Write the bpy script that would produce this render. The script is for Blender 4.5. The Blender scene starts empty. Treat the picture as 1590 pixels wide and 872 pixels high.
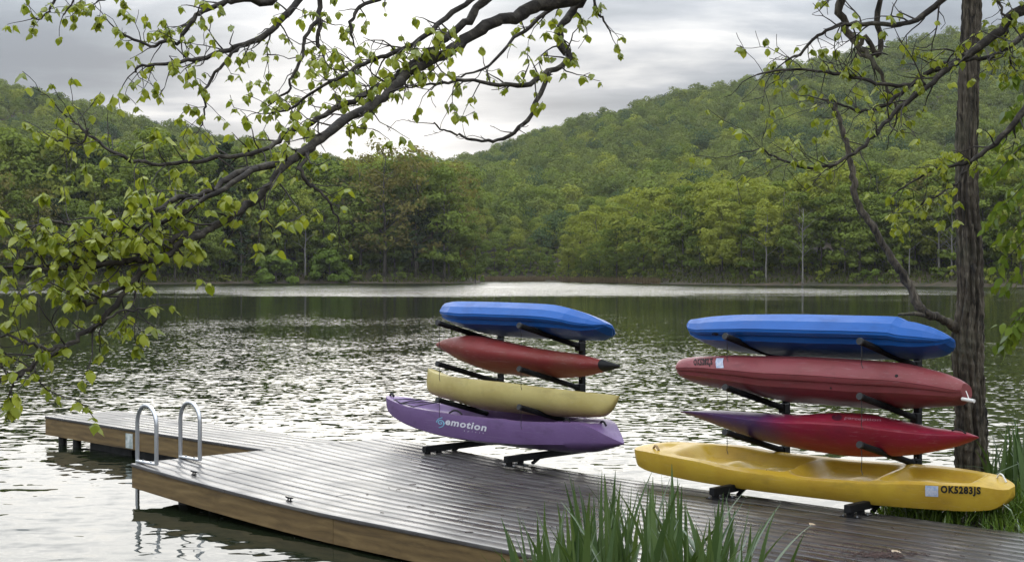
import bpy, math, random
import numpy as np
from mathutils import Vector, Matrix, Euler
from mathutils.bvhtree import BVHTree

random.seed(7)
rng = np.random.default_rng(7)
R = math.radians
scene = bpy.context.scene
COL = scene.collection

# ------------------------------------------------------------------ camera
FPX, CX, CY, HOR = 2250.0, 795.0, 436.0, 424.0      # focal length and centre in photo pixels (1590 x 872)
CAM_Z = 1.8
PITCH = (CY - HOR) / FPX
cam_d = bpy.data.cameras.new('camera')
cam_d.sensor_width = 36.0
cam_d.lens = 36.0 * FPX / 1590.0
cam_d.clip_start = 0.1
cam_d.clip_end = 9000.0
cam = bpy.data.objects.new('camera', cam_d)
cam.location = (0, 0, CAM_Z)
cam.rotation_euler = (R(90) - PITCH, 0, 0)
COL.objects.link(cam)
scene.camera = cam

# ------------------------------------------------------------------ sky, sun, exposure
SUN_AZ = R(-5.0)       # measured from +Y towards +X
SUN_EL = R(6.0)
SUN_DIR = Vector((math.sin(SUN_AZ) * math.cos(SUN_EL), math.cos(SUN_AZ) * math.cos(SUN_EL), math.sin(SUN_EL)))

def N(nt, t, **kw):
    n = nt.nodes.new(t)
    for k, v in kw.items():
        if k == 'inp':
            for kk, vv in v.items():
                n.inputs[kk].default_value = vv
        else:
            setattr(n, k, v)
    return n

def ramp(nt, stops, interp='LINEAR'):
    n = nt.nodes.new('ShaderNodeValToRGB')
    cr = n.color_ramp
    cr.interpolation = interp
    while len(cr.elements) < len(stops):
        cr.elements.new(0.5)
    for e, (p, c) in zip(cr.elements, stops):
        e.position = p
        e.color = (c[0], c[1], c[2], 1) if hasattr(c, '__len__') else (c, c, c, 1)
    return n

def math_n(nt, op, a=None, b=None, clamp=False):
    n = nt.nodes.new('ShaderNodeMath'); n.operation = op; n.use_clamp = clamp
    for i, v in enumerate((a, b)):
        if v is None: continue
        if isinstance(v, (int, float)): n.inputs[i].default_value = v
        else: nt.links.new(v, n.inputs[i])
    return n.outputs[0]

def vmath(nt, op, a=None, b=None):
    n = nt.nodes.new('ShaderNodeVectorMath'); n.operation = op
    for i, v in enumerate((a, b)):
        if v is None: continue
        if isinstance(v, (tuple, list, Vector)): n.inputs[i].default_value = tuple(v)
        else: nt.links.new(v, n.inputs[i])
    return n

def mixc(nt, fac, a, b, mode='MIX'):
    n = nt.nodes.new('ShaderNodeMix'); n.data_type = 'RGBA'; n.blend_type = mode
    for s, v in ((0, fac), (6, a), (7, b)):
        if v is None: continue
        if isinstance(v, (int, float)): n.inputs[s].default_value = v
        elif isinstance(v, (tuple, list)): n.inputs[s].default_value = (v[0], v[1], v[2], 1)
        else: nt.links.new(v, n.inputs[s])
    return n.outputs[2]

world = bpy.data.worlds.new('World')
scene.world = world
world.use_nodes = True
wt = world.node_tree
wt.nodes.clear()
w_out = N(wt, 'ShaderNodeOutputWorld')
w_bg = N(wt, 'ShaderNodeBackground', inp={'Strength': 0.1})
w_sky = N(wt, 'ShaderNodeTexSky', sky_type='NISHITA', sun_disc=False)
w_sky.sun_elevation = SUN_EL
w_sky.sun_rotation = SUN_AZ
w_sky.air_density = 1.0; w_sky.dust_density = 1.5
w_tc = N(wt, 'ShaderNodeTexCoord')
w_sep = N(wt, 'ShaderNodeSeparateXYZ'); wt.links.new(w_tc.outputs['Generated'], w_sep.inputs[0])
zz = math_n(wt, 'ADD', math_n(wt, 'MAXIMUM', w_sep.outputs[2], 0.0), 0.10)
w_px = math_n(wt, 'DIVIDE', w_sep.outputs[0], zz)
w_py = math_n(wt, 'DIVIDE', w_sep.outputs[1], zz)
w_cmb = N(wt, 'ShaderNodeCombineXYZ')
wt.links.new(w_px, w_cmb.inputs[0]); wt.links.new(w_py, w_cmb.inputs[1])
w_map = N(wt, 'ShaderNodeMapping'); w_map.inputs['Location'].default_value = (3.1, 1.7, 0.0)
w_map.inputs['Scale'].default_value = (1.15, 1.5, 1.0)
wt.links.new(w_cmb.outputs[0], w_map.inputs[0])
w_n1 = N(wt, 'ShaderNodeTexNoise', inp={'Scale': 1.0, 'Detail': 7.0, 'Roughness': 0.52, 'Distortion': 0.15})
wt.links.new(w_map.outputs[0], w_n1.inputs['Vector'])
w_cloud = ramp(wt, [(0.36, (2.05, 2.3, 2.65)), (0.46, (2.6, 2.9, 3.25)), (0.54, (3.5, 3.75, 4.1)), (0.64, (6.2, 6.25, 6.25))])
wt.links.new(w_n1.outputs['Fac'], w_cloud.inputs[0])
# the sun stands behind thin cloud low over the valley: the cloud sheet is brighter round it
w_dot = vmath(wt, 'DOT_PRODUCT', w_tc.outputs['Generated'], SUN_DIR).outputs['Value']
w_g = math_n(wt, 'POWER', math_n(wt, 'MAXIMUM', w_dot, 0.0), 210.0)
w_g2 = math_n(wt, 'MULTIPLY', w_g, math_n(wt, 'MULTIPLY', w_n1.outputs['Fac'], 2.0))
w_gc = mixc(wt, w_g2, w_cloud.outputs[0], (8.2, 8.2, 8.1))
# an overcast sky grows brighter towards the zenith
w_zen = ramp(wt, [(0.14, 1.0), (0.5, 1.0), (1.0, 1.0)])
wt.links.new(w_sep.outputs[2], w_zen.inputs[0])
for e_, v_ in zip(w_zen.color_ramp.elements, (1.0, 3.7, 4.8)): e_.color = (v_, v_, v_, 1)
w_over = mixc(wt, 1.0, w_gc, w_zen.outputs[0], 'MULTIPLY')
w_mix = mixc(wt, 0.985, w_sky.outputs[0], w_over)
wt.links.new(w_mix, w_bg.inputs['Color'])
wt.links.new(w_bg.outputs[0], w_out.inputs[0])

sun_d = bpy.data.lights.new('sun', 'SUN')
sun_d.energy = 0.8
sun_d.angle = R(50)
sun_d.color = (1.0, 0.95, 0.87)
sun = bpy.data.objects.new('sun', sun_d)
sun.rotation_euler = (-SUN_DIR).to_track_quat('-Z', 'Y').to_euler()
sun.location = (0, 0, 60)
COL.objects.link(sun)

HAZE_DENSITY = 0.00008
scene.cycles.volume_bounces = 0
scene.cycles.volume_max_steps = 64
scene.view_settings.view_transform = 'Standard'
scene.view_settings.look = 'None'
scene.view_settings.exposure = 0.55
scene.view_settings.gamma = 1.0
scene.view_settings.use_curve_mapping = False
scene.render.engine = 'CYCLES'
scene.cycles.use_denoising = True
scene.cycles.max_bounces = 6
scene.cycles.diffuse_bounces = 3
scene.cycles.glossy_bounces = 3
scene.cycles.transmission_bounces = 3
scene.cycles.transparent_max_bounces = 6
scene.cycles.sample_clamp_indirect = 6.0

# ------------------------------------------------------------------ helpers
def at(px, py, Y):
    """point at distance Y in front of the viewpoint seen at photo pixel px, py"""
    xc, zc = (px - CX) / FPX, (CY - py) / FPX
    c, s = math.cos(PITCH), math.sin(PITCH)
    yw = c + s * zc
    zw = -s + c * zc
    k = Y / yw
    return Vector((xc * k, Y, CAM_Z + zw * k))

def tag(o, label=None, cat=None, group=None, kind=None):
    if label: o['label'] = label
    if cat: o['category'] = cat
    if group: o['group'] = group
    if kind: o['kind'] = kind
    return o

def mesh_of(name, v, f, mat=None, smooth=False, sharp=None):
    me = bpy.data.meshes.new(name)
    if isinstance(v, np.ndarray): v = v.tolist()
    if isinstance(f, np.ndarray): f = f.tolist()
    me.from_pydata(v, [], f)
    if mat is not None: me.materials.append(mat)
    if smooth:
        me.shade_smooth()
        if sharp: me.set_sharp_from_angle(angle=R(sharp))
    me.update()
    return me

def link(name, me, parent=None, loc=None, rot=None):
    o = bpy.data.objects.new(name, me)
    COL.objects.link(o)
    if parent is not None: o.parent = parent
    if loc is not None: o.location = loc
    if rot is not None: o.rotation_euler = rot
    return o

def obj(name, v, f, mat, parent=None, smooth=False, sharp=None, loc=None, rot=None):
    return link(name, mesh_of(name, v, f, mat, smooth, sharp), parent, loc, rot)

def empty(name, loc=(0, 0, 0), rot=(0, 0, 0)):
    o = bpy.data.objects.new(name, None)
    o.empty_display_size = 0.2
    COL.objects.link(o)
    o.location = loc; o.rotation_euler = rot
    return o

class MB:
    """collects simple shapes into one mesh"""
    def __init__(s): s.v = []; s.f = []
    def add(s, v, f):
        b = len(s.v)
        s.v += [tuple(p) for p in v]
        s.f += [tuple(i + b for i in q) for q in f]
        return s
    def box(s, c, d, rot=None, bev=0.0):
        x, y, z = d[0] / 2, d[1] / 2, d[2] / 2
        if bev <= 0:
            P = [(-x, -y, -z), (x, -y, -z), (x, y, -z), (-x, y, -z), (-x, -y, z), (x, -y, z), (x, y, z), (-x, y, z)]
            F = [(0, 3, 2, 1), (4, 5, 6, 7), (0, 1, 5, 4), (1, 2, 6, 5), (2, 3, 7, 6), (3, 0, 4, 7)]
        else:
            P = []; b = bev
            for zz_ in ((-z, b), (-z + b, 0), (z - b, 0), (z, b)):
                q = zz_[1]
                for (ax, ay, ox, oy) in ((-1, -1, 1, 0), (1, -1, -1, 0), (1, -1, 0, 1), (1, 1, 0, -1), (1, 1, -1, 0), (-1, 1, 1, 0), (-1, 1, 0, -1), (-1, -1, 0, 1)):
                    P.append((ax * (x - q) + ox * b, ay * (y - q) + oy * b, zz_[0]))
            F = [tuple(range(7, -1, -1)), tuple(range(24, 32))]
            for r_ in range(3):
                for k in range(8):
                    a = r_ * 8 + k; b2 = r_ * 8 + (k + 1) % 8
                    F.append((a, b2, b2 + 8, a + 8))
        M = rot if rot is not None else Matrix.Identity(3)
        P = [M @ Vector(p) + Vector(c) for p in P]
        return s.add(P, F)
    def bar(s, a, b, w, h, up=(0, 0, 1), bev=0.0):
        a, b = Vector(a), Vector(b)
        d = (b - a); L = d.length; d.normalize()
        side = Vector(up).cross(d)
        if side.length < 1e-5: side = Vector((1, 0, 0))
        side.normalize(); u2 = d.cross(side)
        M = Matrix((d, side, u2)).transposed()
        return s.box((a + b) / 2, (L, w, h), M, bev)
    def tube(s, pts, rad, n=8, cap=True):
        v, f = sweep(pts, rad, n, cap)
        return s.add(v, f)
    def build(s, name, mat, parent=None, smooth=False, sharp=None, loc=None, rot=None):
        return obj(name, s.v, s.f, mat, parent, smooth, sharp, loc, rot)

def sweep(pts, rad, n=8, cap=True):
    P = [Vector(p) for p in pts]
    m = len(P)
    if not hasattr(rad, '__len__'): rad = [rad] * m
    T = []
    for i in range(m):
        t = P[min(i + 1, m - 1)] - P[max(i - 1, 0)]
        T.append(t.normalized() if t.length > 1e-9 else Vector((0, 0, 1)))
    ref = Vector((0, 0, 1)) if abs(T[0].z) < 0.9 else Vector((1, 0, 0))
    u = T[0].cross(ref).normalized()
    v, f = [], []
    for i in range(m):
        u = (u - T[i] * u.dot(T[i]))
        if u.length < 1e-6: u = T[i].orthogonal()
        u.normalize()
        w = T[i].cross(u)
        for k in range(n):
            a = 2 * math.pi * k / n
            v.append(P[i] + (u * math.cos(a) + w * math.sin(a)) * rad[i])
    for i in range(m - 1):
        for k in range(n):
            k2 = (k + 1) % n
            f.append((i * n + k, i * n + k2, (i + 1) * n + k2, (i + 1) * n + k))
    if cap:
        f.append(tuple(range(n - 1, -1, -1)))
        f.append(tuple((m - 1) * n + k for k in range(n)))
    return v, f

def pchip(xs, ys, x):
    xs, ys, x = np.asarray(xs, float), np.asarray(ys, float), np.asarray(x, float)
    h = np.diff(xs); d = np.diff(ys) / h
    m = np.zeros(len(xs)); m[0] = d[0]; m[-1] = d[-1]
    for i in range(1, len(xs) - 1):
        if d[i - 1] * d[i] > 0:
            w1 = 2 * h[i] + h[i - 1]; w2 = h[i] + 2 * h[i - 1]
            m[i] = (w1 + w2) / (w1 / d[i - 1] + w2 / d[i])
    i = np.clip(np.searchsorted(xs, x) - 1, 0, len(xs) - 2)
    t = np.clip((x - xs[i]) / h[i], 0, 1)
    return (ys[i] * (2 * t**3 - 3 * t**2 + 1) + m[i] * h[i] * (t**3 - 2 * t**2 + t)
            + ys[i + 1] * (-2 * t**3 + 3 * t**2) + m[i + 1] * h[i] * (t**3 - t**2))

def catmull(pts, per=6):
    P = [Vector(p) for p in pts]
    out = []
    for i in range(len(P) - 1):
        p0, p1, p2, p3 = P[max(i - 1, 0)], P[i], P[i + 1], P[min(i + 2, len(P) - 1)]
        for k in range(per):
            t = k / per
            out.append(0.5 * ((2 * p1) + (p2 - p0) * t + (2 * p0 - 5 * p1 + 4 * p2 - p3) * t * t + (3 * p1 - p0 - 3 * p2 + p3) * t**3))
    out.append(P[-1])
    return out

def smoothstep(a, b, x):
    t = np.clip((x - a) / (b - a), 0, 1)
    return t * t * (3 - 2 * t)

# ------------------------------------------------------------------ materials
def new_mat(name):
    m = bpy.data.materials.new(name); m.use_nodes = True
    nt = m.node_tree
    bs = nt.nodes['Principled BSDF']
    return m, nt, bs

def coords(nt, scale=(1, 1, 1), rand=True):
    tc = N(nt, 'ShaderNodeTexCoord')
    src = tc.outputs['Object']
    if rand:
        oi = N(nt, 'ShaderNodeObjectInfo')
        off = math_n(nt, 'MULTIPLY', oi.outputs['Random'], 91.7)
        src = vmath(nt, 'ADD', src, off).outputs[0]
    mp = N(nt, 'ShaderNodeMapping'); mp.inputs['Scale'].default_value = scale
    nt.links.new(src, mp.inputs[0])
    return mp.outputs[0]

def noise(nt, vec, scale, detail=4, rough=0.55, dist=0.0):
    n = N(nt, 'ShaderNodeTexNoise', inp={'Scale': scale, 'Detail': detail, 'Roughness': rough, 'Distortion': dist})
    nt.links.new(vec, n.inputs['Vector'])
    return n

def surf(name, stops, scale=4, detail=5, rough=(0.5, 0.6), bump=0.0, bump_scale=None, stretch=(1, 1, 1), spec=0.5,
         objvar=0.0, metallic=0.0, dist=0.0, coat=0.0):
    m, nt, bs = new_mat(name)
    vec = coords(nt, stretch)
    n1 = noise(nt, vec, scale, detail, 0.6, dist)
    rp = ramp(nt, stops); nt.links.new(n1.outputs['Fac'], rp.inputs[0])
    col = rp.outputs[0]
    if objvar > 0:
        oi = N(nt, 'ShaderNodeObjectInfo')
        hs = N(nt, 'ShaderNodeHueSaturation')
        v = math_n(nt, 'ADD', math_n(nt, 'MULTIPLY', oi.outputs['Random'], objvar), 1.0 - objvar / 2)
        nt.links.new(v, hs.inputs['Value']); nt.links.new(col, hs.inputs['Color'])
        col = hs.outputs[0]
    nt.links.new(col, bs.inputs['Base Color'])
    n2 = noise(nt, vec, scale * 0.7, 4)
    mr = N(nt, 'ShaderNodeMapRange', inp={'From Min': 0.3, 'From Max': 0.7, 'To Min': rough[0], 'To Max': rough[1]})
    nt.links.new(n2.outputs['Fac'], mr.inputs[0]); nt.links.new(mr.outputs[0], bs.inputs['Roughness'])
    bs.inputs['Specular IOR Level'].default_value = spec
    bs.inputs['Metallic'].default_value = metallic
    bs.inputs['Coat Weight'].default_value = coat
    if bump > 0:
        n3 = noise(nt, vec, bump_scale or scale * 4, 6)
        bp = N(nt, 'ShaderNodeBump', inp={'Strength': 1.0, 'Distance': bump})
        nt.links.new(n3.outputs['Fac'], bp.inputs['Height']); nt.links.new(bp.outputs[0], bs.inputs['Normal'])
    return m

def leaf_mat(name, c_dark, c_light, trans=0.45, island=True, objv=True, gloss=0.25, tcol=None, rough=0.45):
    """leaf: diffuse face, light shining through, a little gloss; colour varies from leaf to leaf and tree to tree"""
    m = bpy.data.materials.new(name); m.use_nodes = True
    nt = m.node_tree; nt.nodes.clear()
    out = N(nt, 'ShaderNodeOutputMaterial')
    geo = N(nt, 'ShaderNodeNewGeometry'); oi = N(nt, 'ShaderNodeObjectInfo')
    if island and objv:
        fac = math_n(nt, 'ADD', math_n(nt, 'MULTIPLY', geo.outputs['Random Per Island'], 0.3), math_n(nt, 'MULTIPLY', oi.outputs['Random'], 0.7))
    elif island: fac = geo.outputs['Random Per Island']
    else: fac = oi.outputs['Random']
    rp = ramp(nt, [(0.0, c_dark), (1.0, c_light)]); nt.links.new(fac, rp.inputs[0])
    df = N(nt, 'ShaderNodeBsdfDiffuse'); nt.links.new(rp.outputs[0], df.inputs['Color'])
    tr = N(nt, 'ShaderNodeBsdfTranslucent')
    tc_ = mixc(nt, 1.0, rp.outputs[0], tcol or (1.25, 1.2, 0.45), 'MULTIPLY')
    nt.links.new(tc_, tr.inputs['Color'])
    mx = N(nt, 'ShaderNodeMixShader', inp={0: trans})
    nt.links.new(df.outputs[0], mx.inputs[1]); nt.links.new(tr.outputs[0], mx.inputs[2])
    last = mx.outputs[0]
    if gloss > 0:
        gl = N(nt, 'ShaderNodeBsdfGlossy', inp={'Roughness': rough, 'Color': (1, 1, 1, 1)})
        fr = N(nt, 'ShaderNodeFresnel', inp={'IOR': 1.38})
        mx2 = N(nt, 'ShaderNodeMixShader')
        nt.links.new(math_n(nt, 'MULTIPLY', fr.outputs[0], gloss), mx2.inputs[0])
        nt.links.new(last, mx2.inputs[1]); nt.links.new(gl.outputs[0], mx2.inputs[2])
        last = mx2.outputs[0]
    nt.links.new(last, out.inputs[0])
    return m
# ================================================================== the setting: ground, water, hills
WATER_Z = -0.24
LAKE = [(-400, 20), (-60, 9), (-12, 5.2), (-4, 4.2), (-1.4, 4.9), (-0.5, 6.4), (0.1, 8.0), (1.5, 9.9), (2.75, 10.9), (3.0, 12.2), (3.7, 12.9), (4.9, 13.0),
        (8, 12.6), (20, 14), (60, 30), (220, 60), (320, 110), (300, 152), (140, 198), (75, 214), (55, 233), (39, 248), (28.5, 276), (17, 332), (7, 374), (-6, 382),
        (-13, 374), (-11, 340), (-6.2, 312), (-8, 299), (-20, 293), (-51, 290), (-70, 268), (-92, 261), (-200, 236), (-400, 180)]

def lake_dist(X, Y):
    """signed distance to the shoreline, positive on land"""
    P = np.array(LAKE, float); Q = np.roll(P, -1, 0)
    d2 = np.full(X.shape, 1e18); inside = np.zeros(X.shape, bool)
    for (ax, ay), (bx, by) in zip(P, Q):
        ex, ey = bx - ax, by - ay
        t = np.clip(((X - ax) * ex + (Y - ay) * ey) / (ex * ex + ey * ey), 0, 1)
        d2 = np.minimum(d2, (X - ax - t * ex)**2 + (Y - ay - t * ey)**2)
        c = ((ay > Y) != (by > Y))
        with np.errstate(divide='ignore', invalid='ignore'):
            xi = ax + (Y - ay) * ex / (ey if ey != 0 else 1e-9)
        inside ^= c & (X < xi)
    d = np.sqrt(d2)
    return np.where(inside, -d, d)

_ph = rng.uniform(0, 6.28, (12, 2))
def wobble(X, Y, wl, k0=0):
    s = 0
    for k in range(4):
        a = k0 + k * 1.7
        s = s + np.sin((X * math.cos(a) + Y * math.sin(a)) * 6.28 / (wl * (0.7 + 0.35 * k)) + _ph[k, 0] * (k0 + 1))
    return s / 4

CR_X = [-900, -300, -120, -36, -13, 13, 32, 58, 96, 134, 172, 210, 259, 320, 420, 600, 1000]
CR_Z = [34, 39, 42, 45, 50, 62, 68, 75, 84, 92, 103, 111, 119, 126, 130, 120, 95]
CL_X = [-1500, -700, -420, -320, -247, -207, -154, -123, -92, -73, -40, 0, 60, 300]
CL_Z = [55, 98, 95, 87, 74, 63, 51, 45, 39, 32, 20, 9, 0, 0]

def terrain(X, Y):
    X, Y = np.asarray(X, float), np.asarray(Y, float)
    d = lake_dist(X, Y)
    z = np.where(d > 0, WATER_Z + np.minimum(d * 0.22, 0.30 + 0.018 * d) + 0.05 * wobble(X, Y, 3.0), WATER_Z - np.minimum(-d * 0.35, 2.2))
    # the ground is cut away under the pier
    pu = X * math.cos(R(-46)) + Y * math.sin(R(-46)); pv = -X * math.sin(R(-46)) + Y * math.cos(R(-46))
    z = np.where((pu > -12.2) & (pu < -1.0) & (pv > 6.1) & (pv < 9.8), np.minimum(z, -0.15), z)
    far = smoothstep(60, 200, Y)
    z = z + far * np.where(d > 0, np.minimum(d, 10) * 0.22 + np.clip(d - 10, 0, 60) * 0.05, 0)
    hr = np.interp(X, CR_X, CR_Z)
    t = np.clip((Y - 335) / (850 - 335), 0, 3)
    prof = np.where(t < 1, t**1.15 * (1.0 + 0.0 * t), 1 - 0.25 * (t - 1))
    hill_r = hr * np.clip(prof, 0, 1.2) * (1 + 0.03 * wobble(X, Y, 160, 1))
    hl = np.interp(X, CL_X, CL_Z)
    t2 = np.clip((Y - 330 + 0.15 * X) / (700 - 330), 0, 3)
    hill_l = hl * np.where(t2 < 1, t2**1.2, np.maximum(1 - 0.15 * (t2 - 1), 0.3)) * (1 + 0.04 * wobble(X, Y, 140, 2))
    z = z + np.where(d > 0, np.maximum(hill_r, hill_l) * smoothstep(0, 25, d), 0)
    return z

def axis_lines(spans):
    out = []
    for a, b, s in spans:
        out.append(np.arange(a, b, s))
    return np.concatenate(out + [np.array([spans[-1][1]])])
gx = axis_lines([(-4000, -600, 340), (-600, -240, 14), (-240, -12, 6), (-12, -3, 0.8), (-3, 9, 0.25), (9, 20, 1.0), (20, 200, 6), (200, 460, 12), (460, 4000, 340)])
gy = axis_lines([(-800, -40, 95), (-40, -4, 3), (-4, 4, 0.7), (4, 16, 0.25), (16, 40, 2), (40, 200, 10), (200, 400, 4), (400, 1000, 10), (1000, 5000, 300)])
GX, GY = np.meshgrid(gx, gy)
GZ = terrain(GX, GY)
nx_, ny_ = len(gx), len(gy)
ii = np.arange(nx_ * ny_).reshape(ny_, nx_)
gf = np.stack([ii[:-1, :-1], ii[:-1, 1:], ii[1:, 1:], ii[1:, :-1]], -1).reshape(-1, 4)

m_ground, nt, bs = new_mat('earth and leaf litter')
tc = N(nt, 'ShaderNodeTexCoord')
n1 = noise(nt, tc.outputs['Object'], 0.35, 8, 0.65)
n2 = noise(nt, tc.outputs['Object'], 9.0, 6, 0.7)
r1 = ramp(nt, [(0.35, (0.030, 0.036, 0.014)), (0.5, (0.062, 0.048, 0.028)), (0.68, (0.10, 0.068, 0.042))])
nt.links.new(n1.outputs['Fac'], r1.inputs[0])
r2 = ramp(nt, [(0.3, 0.55), (0.7, 1.35)]); nt.links.new(n2.outputs['Fac'], r2.inputs[0])
nt.links.new(mixc(nt, 1.0, r1.outputs[0], r2.outputs[0], 'MULTIPLY'), bs.inputs['Base Color'])
bs.inputs['Roughness'].default_value = 0.9
bp = N(nt, 'ShaderNodeBump', inp={'Distance': 0.03}); nt.links.new(n2.outputs['Fac'], bp.inputs['Height']); nt.links.new(bp.outputs[0], bs.inputs['Normal'])
ground = obj('ground', np.stack([GX, GY, GZ], -1).reshape(-1, 3), gf, m_ground, smooth=True)
tag(ground, 'dark earth bank and wooded hills around the lake', kind='structure')

# ---- water: one sheet, ripples as slopes of the surface; wind ruffles some stretches more than others
m_water = bpy.data.materials.new('lake water'); m_water.use_nodes = True
nt = m_water.node_tree; bs = nt.nodes['Principled BSDF']
bs.inputs['Base Color'].default_value = (0.012, 0.016, 0.008, 1)
bs.inputs['Roughness'].default_value = 0.025
bs.inputs['IOR'].default_value = 1.333
tc = N(nt, 'ShaderNodeTexCoord')
def slope_layer(scale, rotz, amp, detail=1.5, dist=0.0):
    mp = N(nt, 'ShaderNodeMapping'); mp.inputs['Scale'].default_value = scale; mp.inputs['Rotation'].default_value = (0, 0, rotz)
    nt.links.new(tc.outputs['Object'], mp.inputs[0])
    nn = noise(nt, mp.outputs[0], 1.0, detail, 0.5, dist)
    s = vmath(nt, 'SUBTRACT', nn.outputs['Color'], (0.5, 0.5, 0.5)).outputs[0]
    return vmath(nt, 'MULTIPLY', s, amp).outputs[0]
WAVES = [((3.2, 5.6, 1), R(-12), (0.20, 0.40, 0), 0.8, 0.5), ((9.0, 9.0, 1), R(7), (0.30, 0.52, 0), 1.5, 0.2), ((0.5, 1.0, 1), R(-20), (0.06, 0.12, 0), 1.0, 0.0)]
sp = N(nt, 'ShaderNodeSeparateXYZ'); nt.links.new(tc.outputs['Object'], sp.inputs[0])
shelter = N(nt, 'ShaderNodeMapRange', interpolation_type='SMOOTHSTEP', inp={'From Min': 13.0, 'From Max': 26.0, 'To Min': 0.35, 'To Max': 1.0})   # in the lee of the bank only the longer ripples run
nt.links.new(sp.outputs[1], shelter.inputs[0])
tot = None
for i_, a in enumerate(WAVES):
    l = slope_layer(*a)
    if i_ == 1:
        fs = vmath(nt, 'SCALE', l); nt.links.new(shelter.outputs[0], fs.inputs['Scale']); l = fs.outputs[0]
    tot = l if tot is None else vmath(nt, 'ADD', tot, l).outputs[0]
wmp = N(nt, 'ShaderNodeMapping'); wmp.inputs['Scale'].default_value = (0.03, 0.05, 1); nt.links.new(tc.outputs['Object'], wmp.inputs[0])
wn = noise(nt, wmp.outputs[0], 1.0, 2.5)
yy = math_n(nt, 'ADD', sp.outputs[1], math_n(nt, 'MULTIPLY', math_n(nt, 'SUBTRACT', wn.outputs['Fac'], 0.5), math_n(nt, 'MULTIPLY', sp.outputs[1], 0.8)))
wr = ramp(nt, [(0.05, 0.95), (0.09, 0.56), (0.17, 0.40), (0.25, 0.32), (0.34, 0.24), (0.44, 0.27), (0.56, 0.92), (0.9, 1.0)])
nt.links.new(math_n(nt, 'MULTIPLY', yy, 1 / 250.0), wr.inputs[0])
pmp = N(nt, 'ShaderNodeMapping'); pmp.inputs['Scale'].default_value = (0.09, 0.06, 1); pmp.inputs['Rotation'].default_value = (0, 0, R(12)); nt.links.new(tc.outputs['Object'], pmp.inputs[0])
pn = noise(nt, pmp.outputs[0], 1.0, 3.0, 0.55, 0.6)       # cat's paws
gust = N(nt, 'ShaderNodeMapRange', inp={'From Min': 0.36, 'From Max': 0.64, 'To Min': 0.55, 'To Max': 1.25}); nt.links.new(pn.outputs['Fac'], gust.inputs[0])
sc_ = vmath(nt, 'SCALE', tot); nt.links.new(math_n(nt, 'MULTIPLY', wr.outputs[0], gust.outputs[0]), sc_.inputs['Scale'])
# the wind blows towards this bank: ruffled facets lean this way
lean = vmath(nt, 'SCALE', (0, -0.075, 0)); nt.links.new(math_n(nt, 'POWER', wr.outputs[0], 6.0), lean.inputs['Scale'])
nrm = vmath(nt, 'NORMALIZE', vmath(nt, 'ADD', vmath(nt, 'ADD', sc_.outputs[0], lean.outputs[0]).outputs[0], (0, 0, 1)).outputs[0]).outputs[0]
nt.links.new(nrm, bs.inputs['Normal'])
water = obj('lake_water', [(-420, -20, WATER_Z), (420, -20, WATER_Z), (420, 420, WATER_Z), (-420, 420, WATER_Z)], [(0, 1, 2, 3)], m_water)
tag(water, 'dark rippled lake water reflecting the bright cloudy sky', kind='structure')
# ================================================================== far trees and forest
m_bark_far = surf('grey brown bark', [(0.3, (0.045, 0.036, 0.028)), (0.7, (0.11, 0.095, 0.078))], 3, 4, (0.8, 0.9), stretch=(3, 3, 0.6), objvar=0.7)
m_bark_pale = surf('pale grey bark', [(0.3, (0.12, 0.112, 0.098)), (0.7, (0.24, 0.225, 0.20))], 3, 4, (0.8, 0.9), stretch=(3, 3, 0.6), objvar=0.4)
m_leaf = {
    'green': leaf_mat('spring green leaves', (0.098, 0.140, 0.030), (0.212, 0.262, 0.056), 0.30, gloss=0.0),
    'lime': leaf_mat('yellow green leaves', (0.172, 0.208, 0.038), (0.300, 0.328, 0.066), 0.32, gloss=0.0),
    'bronze': leaf_mat('bronze budding leaves', (0.135, 0.130, 0.044), (0.235, 0.208, 0.066), 0.30, gloss=0.0),
    'dark': leaf_mat('dark evergreen needles', (0.034, 0.054, 0.024), (0.066, 0.094, 0.038), 0.15, gloss=0.0),
    'hill': leaf_mat('hillside leaves', (0.086, 0.118, 0.032), (0.200, 0.236, 0.062), 0.25, gloss=0.0),
    'dusk': leaf_mat('blue green hillside leaves', (0.050, 0.080, 0.034), (0.090, 0.130, 0.052), 0.22, gloss=0.0),
    'bush': leaf_mat('bright bush leaves', (0.11, 0.165, 0.03), (0.18, 0.25, 0.05), 0.32, gloss=0.0),
}

def leaf_quads(C, Nn, size, r, aspect=0.75):
    """one small four-sided leaf spray at every centre, facing Nn"""
    n = len(C)
    a = r.normal(size=(n, 3))
    t = np.cross(Nn, a); t /= np.linalg.norm(t, axis=1, keepdims=True) + 1e-9
    b = np.cross(Nn, t)
    s = size[:, None] * 0.5
    k = (0.75 + 0.5 * r.random((n, 4)))
    V = np.stack([C - t * s * k[:, :1], C - b * s * aspect * k[:, 1:2], C + t * s * k[:, 2:3], C + b * s * aspect * k[:, 3:]], 1)
    V[:, 1] += Nn * s * 0.25; V[:, 3] += Nn * s * 0.25
    F = np.arange(4 * n).reshape(n, 4)
    return V.reshape(-1, 3), F

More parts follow.
